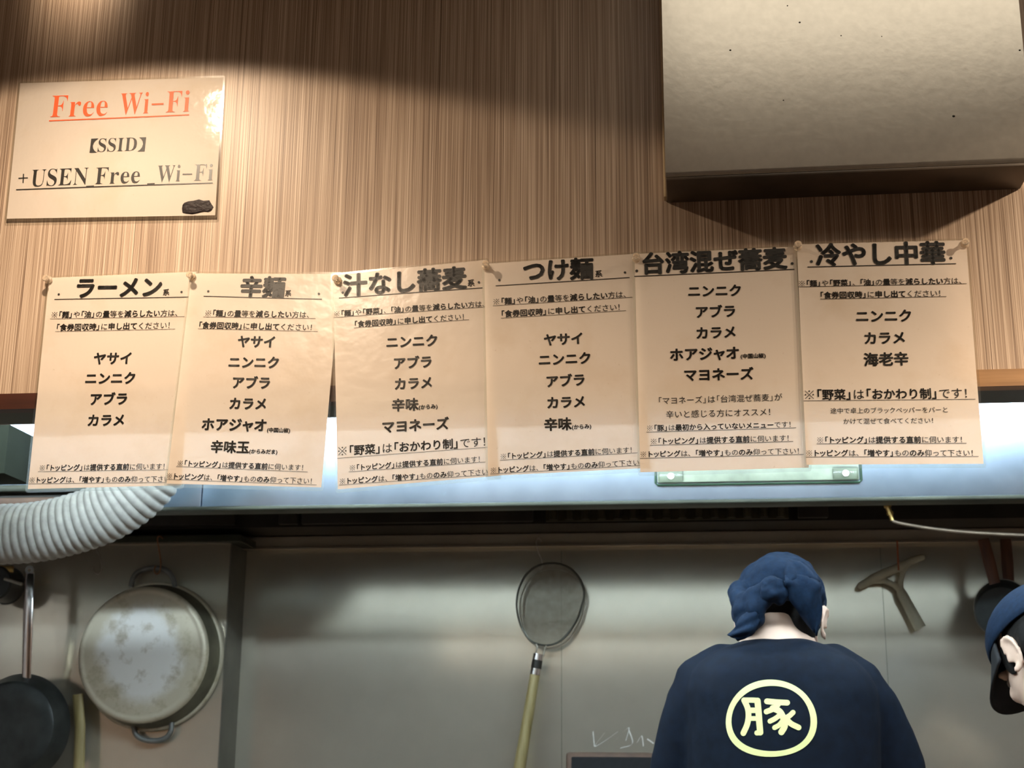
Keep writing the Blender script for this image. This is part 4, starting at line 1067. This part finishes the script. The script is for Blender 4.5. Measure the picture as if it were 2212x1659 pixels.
# the second cook, bent forward at the right edge
PY = 2.55
o8, s8 = (1760, 1040), 3.19
def c8(x, y, Y=PY): return at(o8[0]+x/s8, o8[1]+y/s8, Y)
p2m = Matrix.Rotation(R(22), 3, 'Z') @ Matrix.Rotation(R(-38), 3, 'X')
earpt = c8(1360, 1180, PY-0.05)
h2c = earpt - p2m @ Vector((-0.079, -0.004, -0.008))
h2 = Head(h2c, p2m)
bx = h2c+Vector((0.24, -0.10, -0.28))
p2 = empty('person', (bx.x+0.08, bx.y, 0), 'person in navy cap with black visor, head bowed, cut by the right edge', 'person')
mb = MB(); h2.skin(mb)
limb(mb, [h2.p(0, -0.02, -0.03), h2.p(0, -0.05, -0.10), bx+Vector((0.0, 0.0, 0.06))], [0.055, 0.056, 0.07])
hip2 = Vector((bx.x+0.13, bx.y, 0.93))
limb(mb, [bx, (bx+hip2)/2, hip2], [0.09, 0.12, 0.125]); limb(mb, [bx+Vector((0.02, -0.17, -0.06)), bx, bx+Vector((0.02, 0.17, -0.06))], [0.05, 0.07, 0.05])
for s_ in (-1, 1):
    a = bx+Vector((0.02, s_*0.19, -0.08)); b = a+Vector((0.02, s_*0.04, -0.27)); c = b+Vector((-0.2, -s_*0.05, -0.03))
    limb(mb, [a, (a+b)/2, b], [0.05, 0.046, 0.04]); limb(mb, [b, b.lerp(c, 0.4), c], [0.04, 0.038, 0.027]); hand(mb, c, (-1, 0, -0.15), s_)
    limb(mb, [(hip2.x, hip2.y+s_*0.095, 0.92), (hip2.x-0.01, hip2.y+s_*0.1, 0.5), (hip2.x+0.01, hip2.y+s_*0.1, 0.09)], [0.088, 0.056, 0.04]); limb(mb, [(hip2.x+0.03, hip2.y+s_*0.1, 0.045), (hip2.x-0.13, hip2.y+s_*0.11, 0.035)], [0.04, 0.033])
link_mesh('body', organic(mb, 0.0048, 2), M['skin'], p2); h2.face(p2)
mb = MB(); limb(mb, [bx+Vector((0, 0, 0.02)), (bx+hip2)/2, hip2], [0.105, 0.145, 0.15]); limb(mb, [bx+Vector((0.02, -0.17, -0.06)), bx+Vector((0.01, 0, 0)), bx+Vector((0.02, 0.17, -0.06))], [0.065, 0.095, 0.065])
for s_ in (-1, 1): a = bx+Vector((0.02, s_*0.18, -0.07)); limb(mb, [a, a+Vector((0.015, s_*0.03, -0.2))], [0.068, 0.07])
link_mesh('t_shirt', organic(mb, 0.009, 6, folds), M['navy'], p2)
mb = MB(); limb(mb, [(hip2.x, hip2.y-0.08, 0.93), (hip2.x, hip2.y+0.08, 0.93)], [0.13, 0.13])
for s_ in (-1, 1): limb(mb, [(hip2.x, hip2.y+s_*0.095, 0.90), (hip2.x-0.01, hip2.y+s_*0.1, 0.5), (hip2.x+0.01, hip2.y+s_*0.1, 0.14)], [0.112, 0.085, 0.07])
link_mesh('trousers', organic(mb, 0.012, 4), M['black'], p2)
for s_ in (-1, 1):
    mb = MB(); limb(mb, [(hip2.x+0.05, hip2.y+s_*0.1, 0.055), (hip2.x-0.06, hip2.y+s_*0.105, 0.05), (hip2.x-0.15, hip2.y+s_*0.11, 0.045)], [0.05, 0.048, 0.042]); link_mesh('shoe', organic(mb, 0.008, 3), M['black'], p2)
mb = MB(); h2.b(mb, (0, -0.022, 0.022), (0.0785, 0.092, 0.082)); h2.b(mb, (0, -0.055, -0.03), (0.062, 0.048, 0.05))
for x in (-1, 1): h2.b(mb, (x*0.069, 0.026, 0.0), (0.008, 0.012, 0.030)); h2.b(mb, (x*0.066, -0.040, -0.01), (0.014, 0.025, 0.035))
link_mesh('hair', organic(mb, 0.004, 2), M['hair'], p2)
# cap crown and visor
mb = MB(); n_ = 40; rws = []
vs = []; fs = []
for j in range(13):
    ph = PI/2*j/12
    for k in range(n_):
        w = 2*PI*k/n_; vs.append(h2.p(0.089*math.cos(w)*math.cos(ph), -0.006+0.113*math.sin(w)*math.cos(ph), 0.030+0.012*math.sin(w)*math.cos(ph)+0.092*math.sin(ph)))
for j in range(12):
    for k in range(n_): fs.append((j*n_+k, j*n_+(k+1) % n_, (j+1)*n_+(k+1) % n_, (j+1)*n_+k))
cr = link_mesh('cap', MB().add(vs, fs).mesh('cap'), M['bandana'], p2); sd = cr.modifiers.new('t', 'SOLIDIFY'); sd.thickness = 0.003
MB().ball(h2.p(0, -0.006, 0.1225), (0.007, 0.007, 0.004), p2m).build('button', M['bandana'], cr)
vs = []; fs = []
for j in range(9):
    t = j/8
    for k in range(25):
        w = PI*(0.06+0.88*k/24); r0 = 1.0+0.66*t*math.sin(w)**0.7
        vs.append(h2.p(0.086*math.cos(w)*(1+0.06*t), -0.004+0.107*math.sin(w)*r0, 0.036-0.024*t*math.sin(w)-0.035*abs(math.cos(w))**2*t))
for j in range(8):
    for k in range(24): a = j*25+k; fs.append((a, a+1, a+26, a+25))
vz = link_mesh('visor', MB().add(vs, fs).mesh('visor'), M['black'], cr); sd = vz.modifiers.new('t', 'SOLIDIFY'); sd.thickness = 0.0035
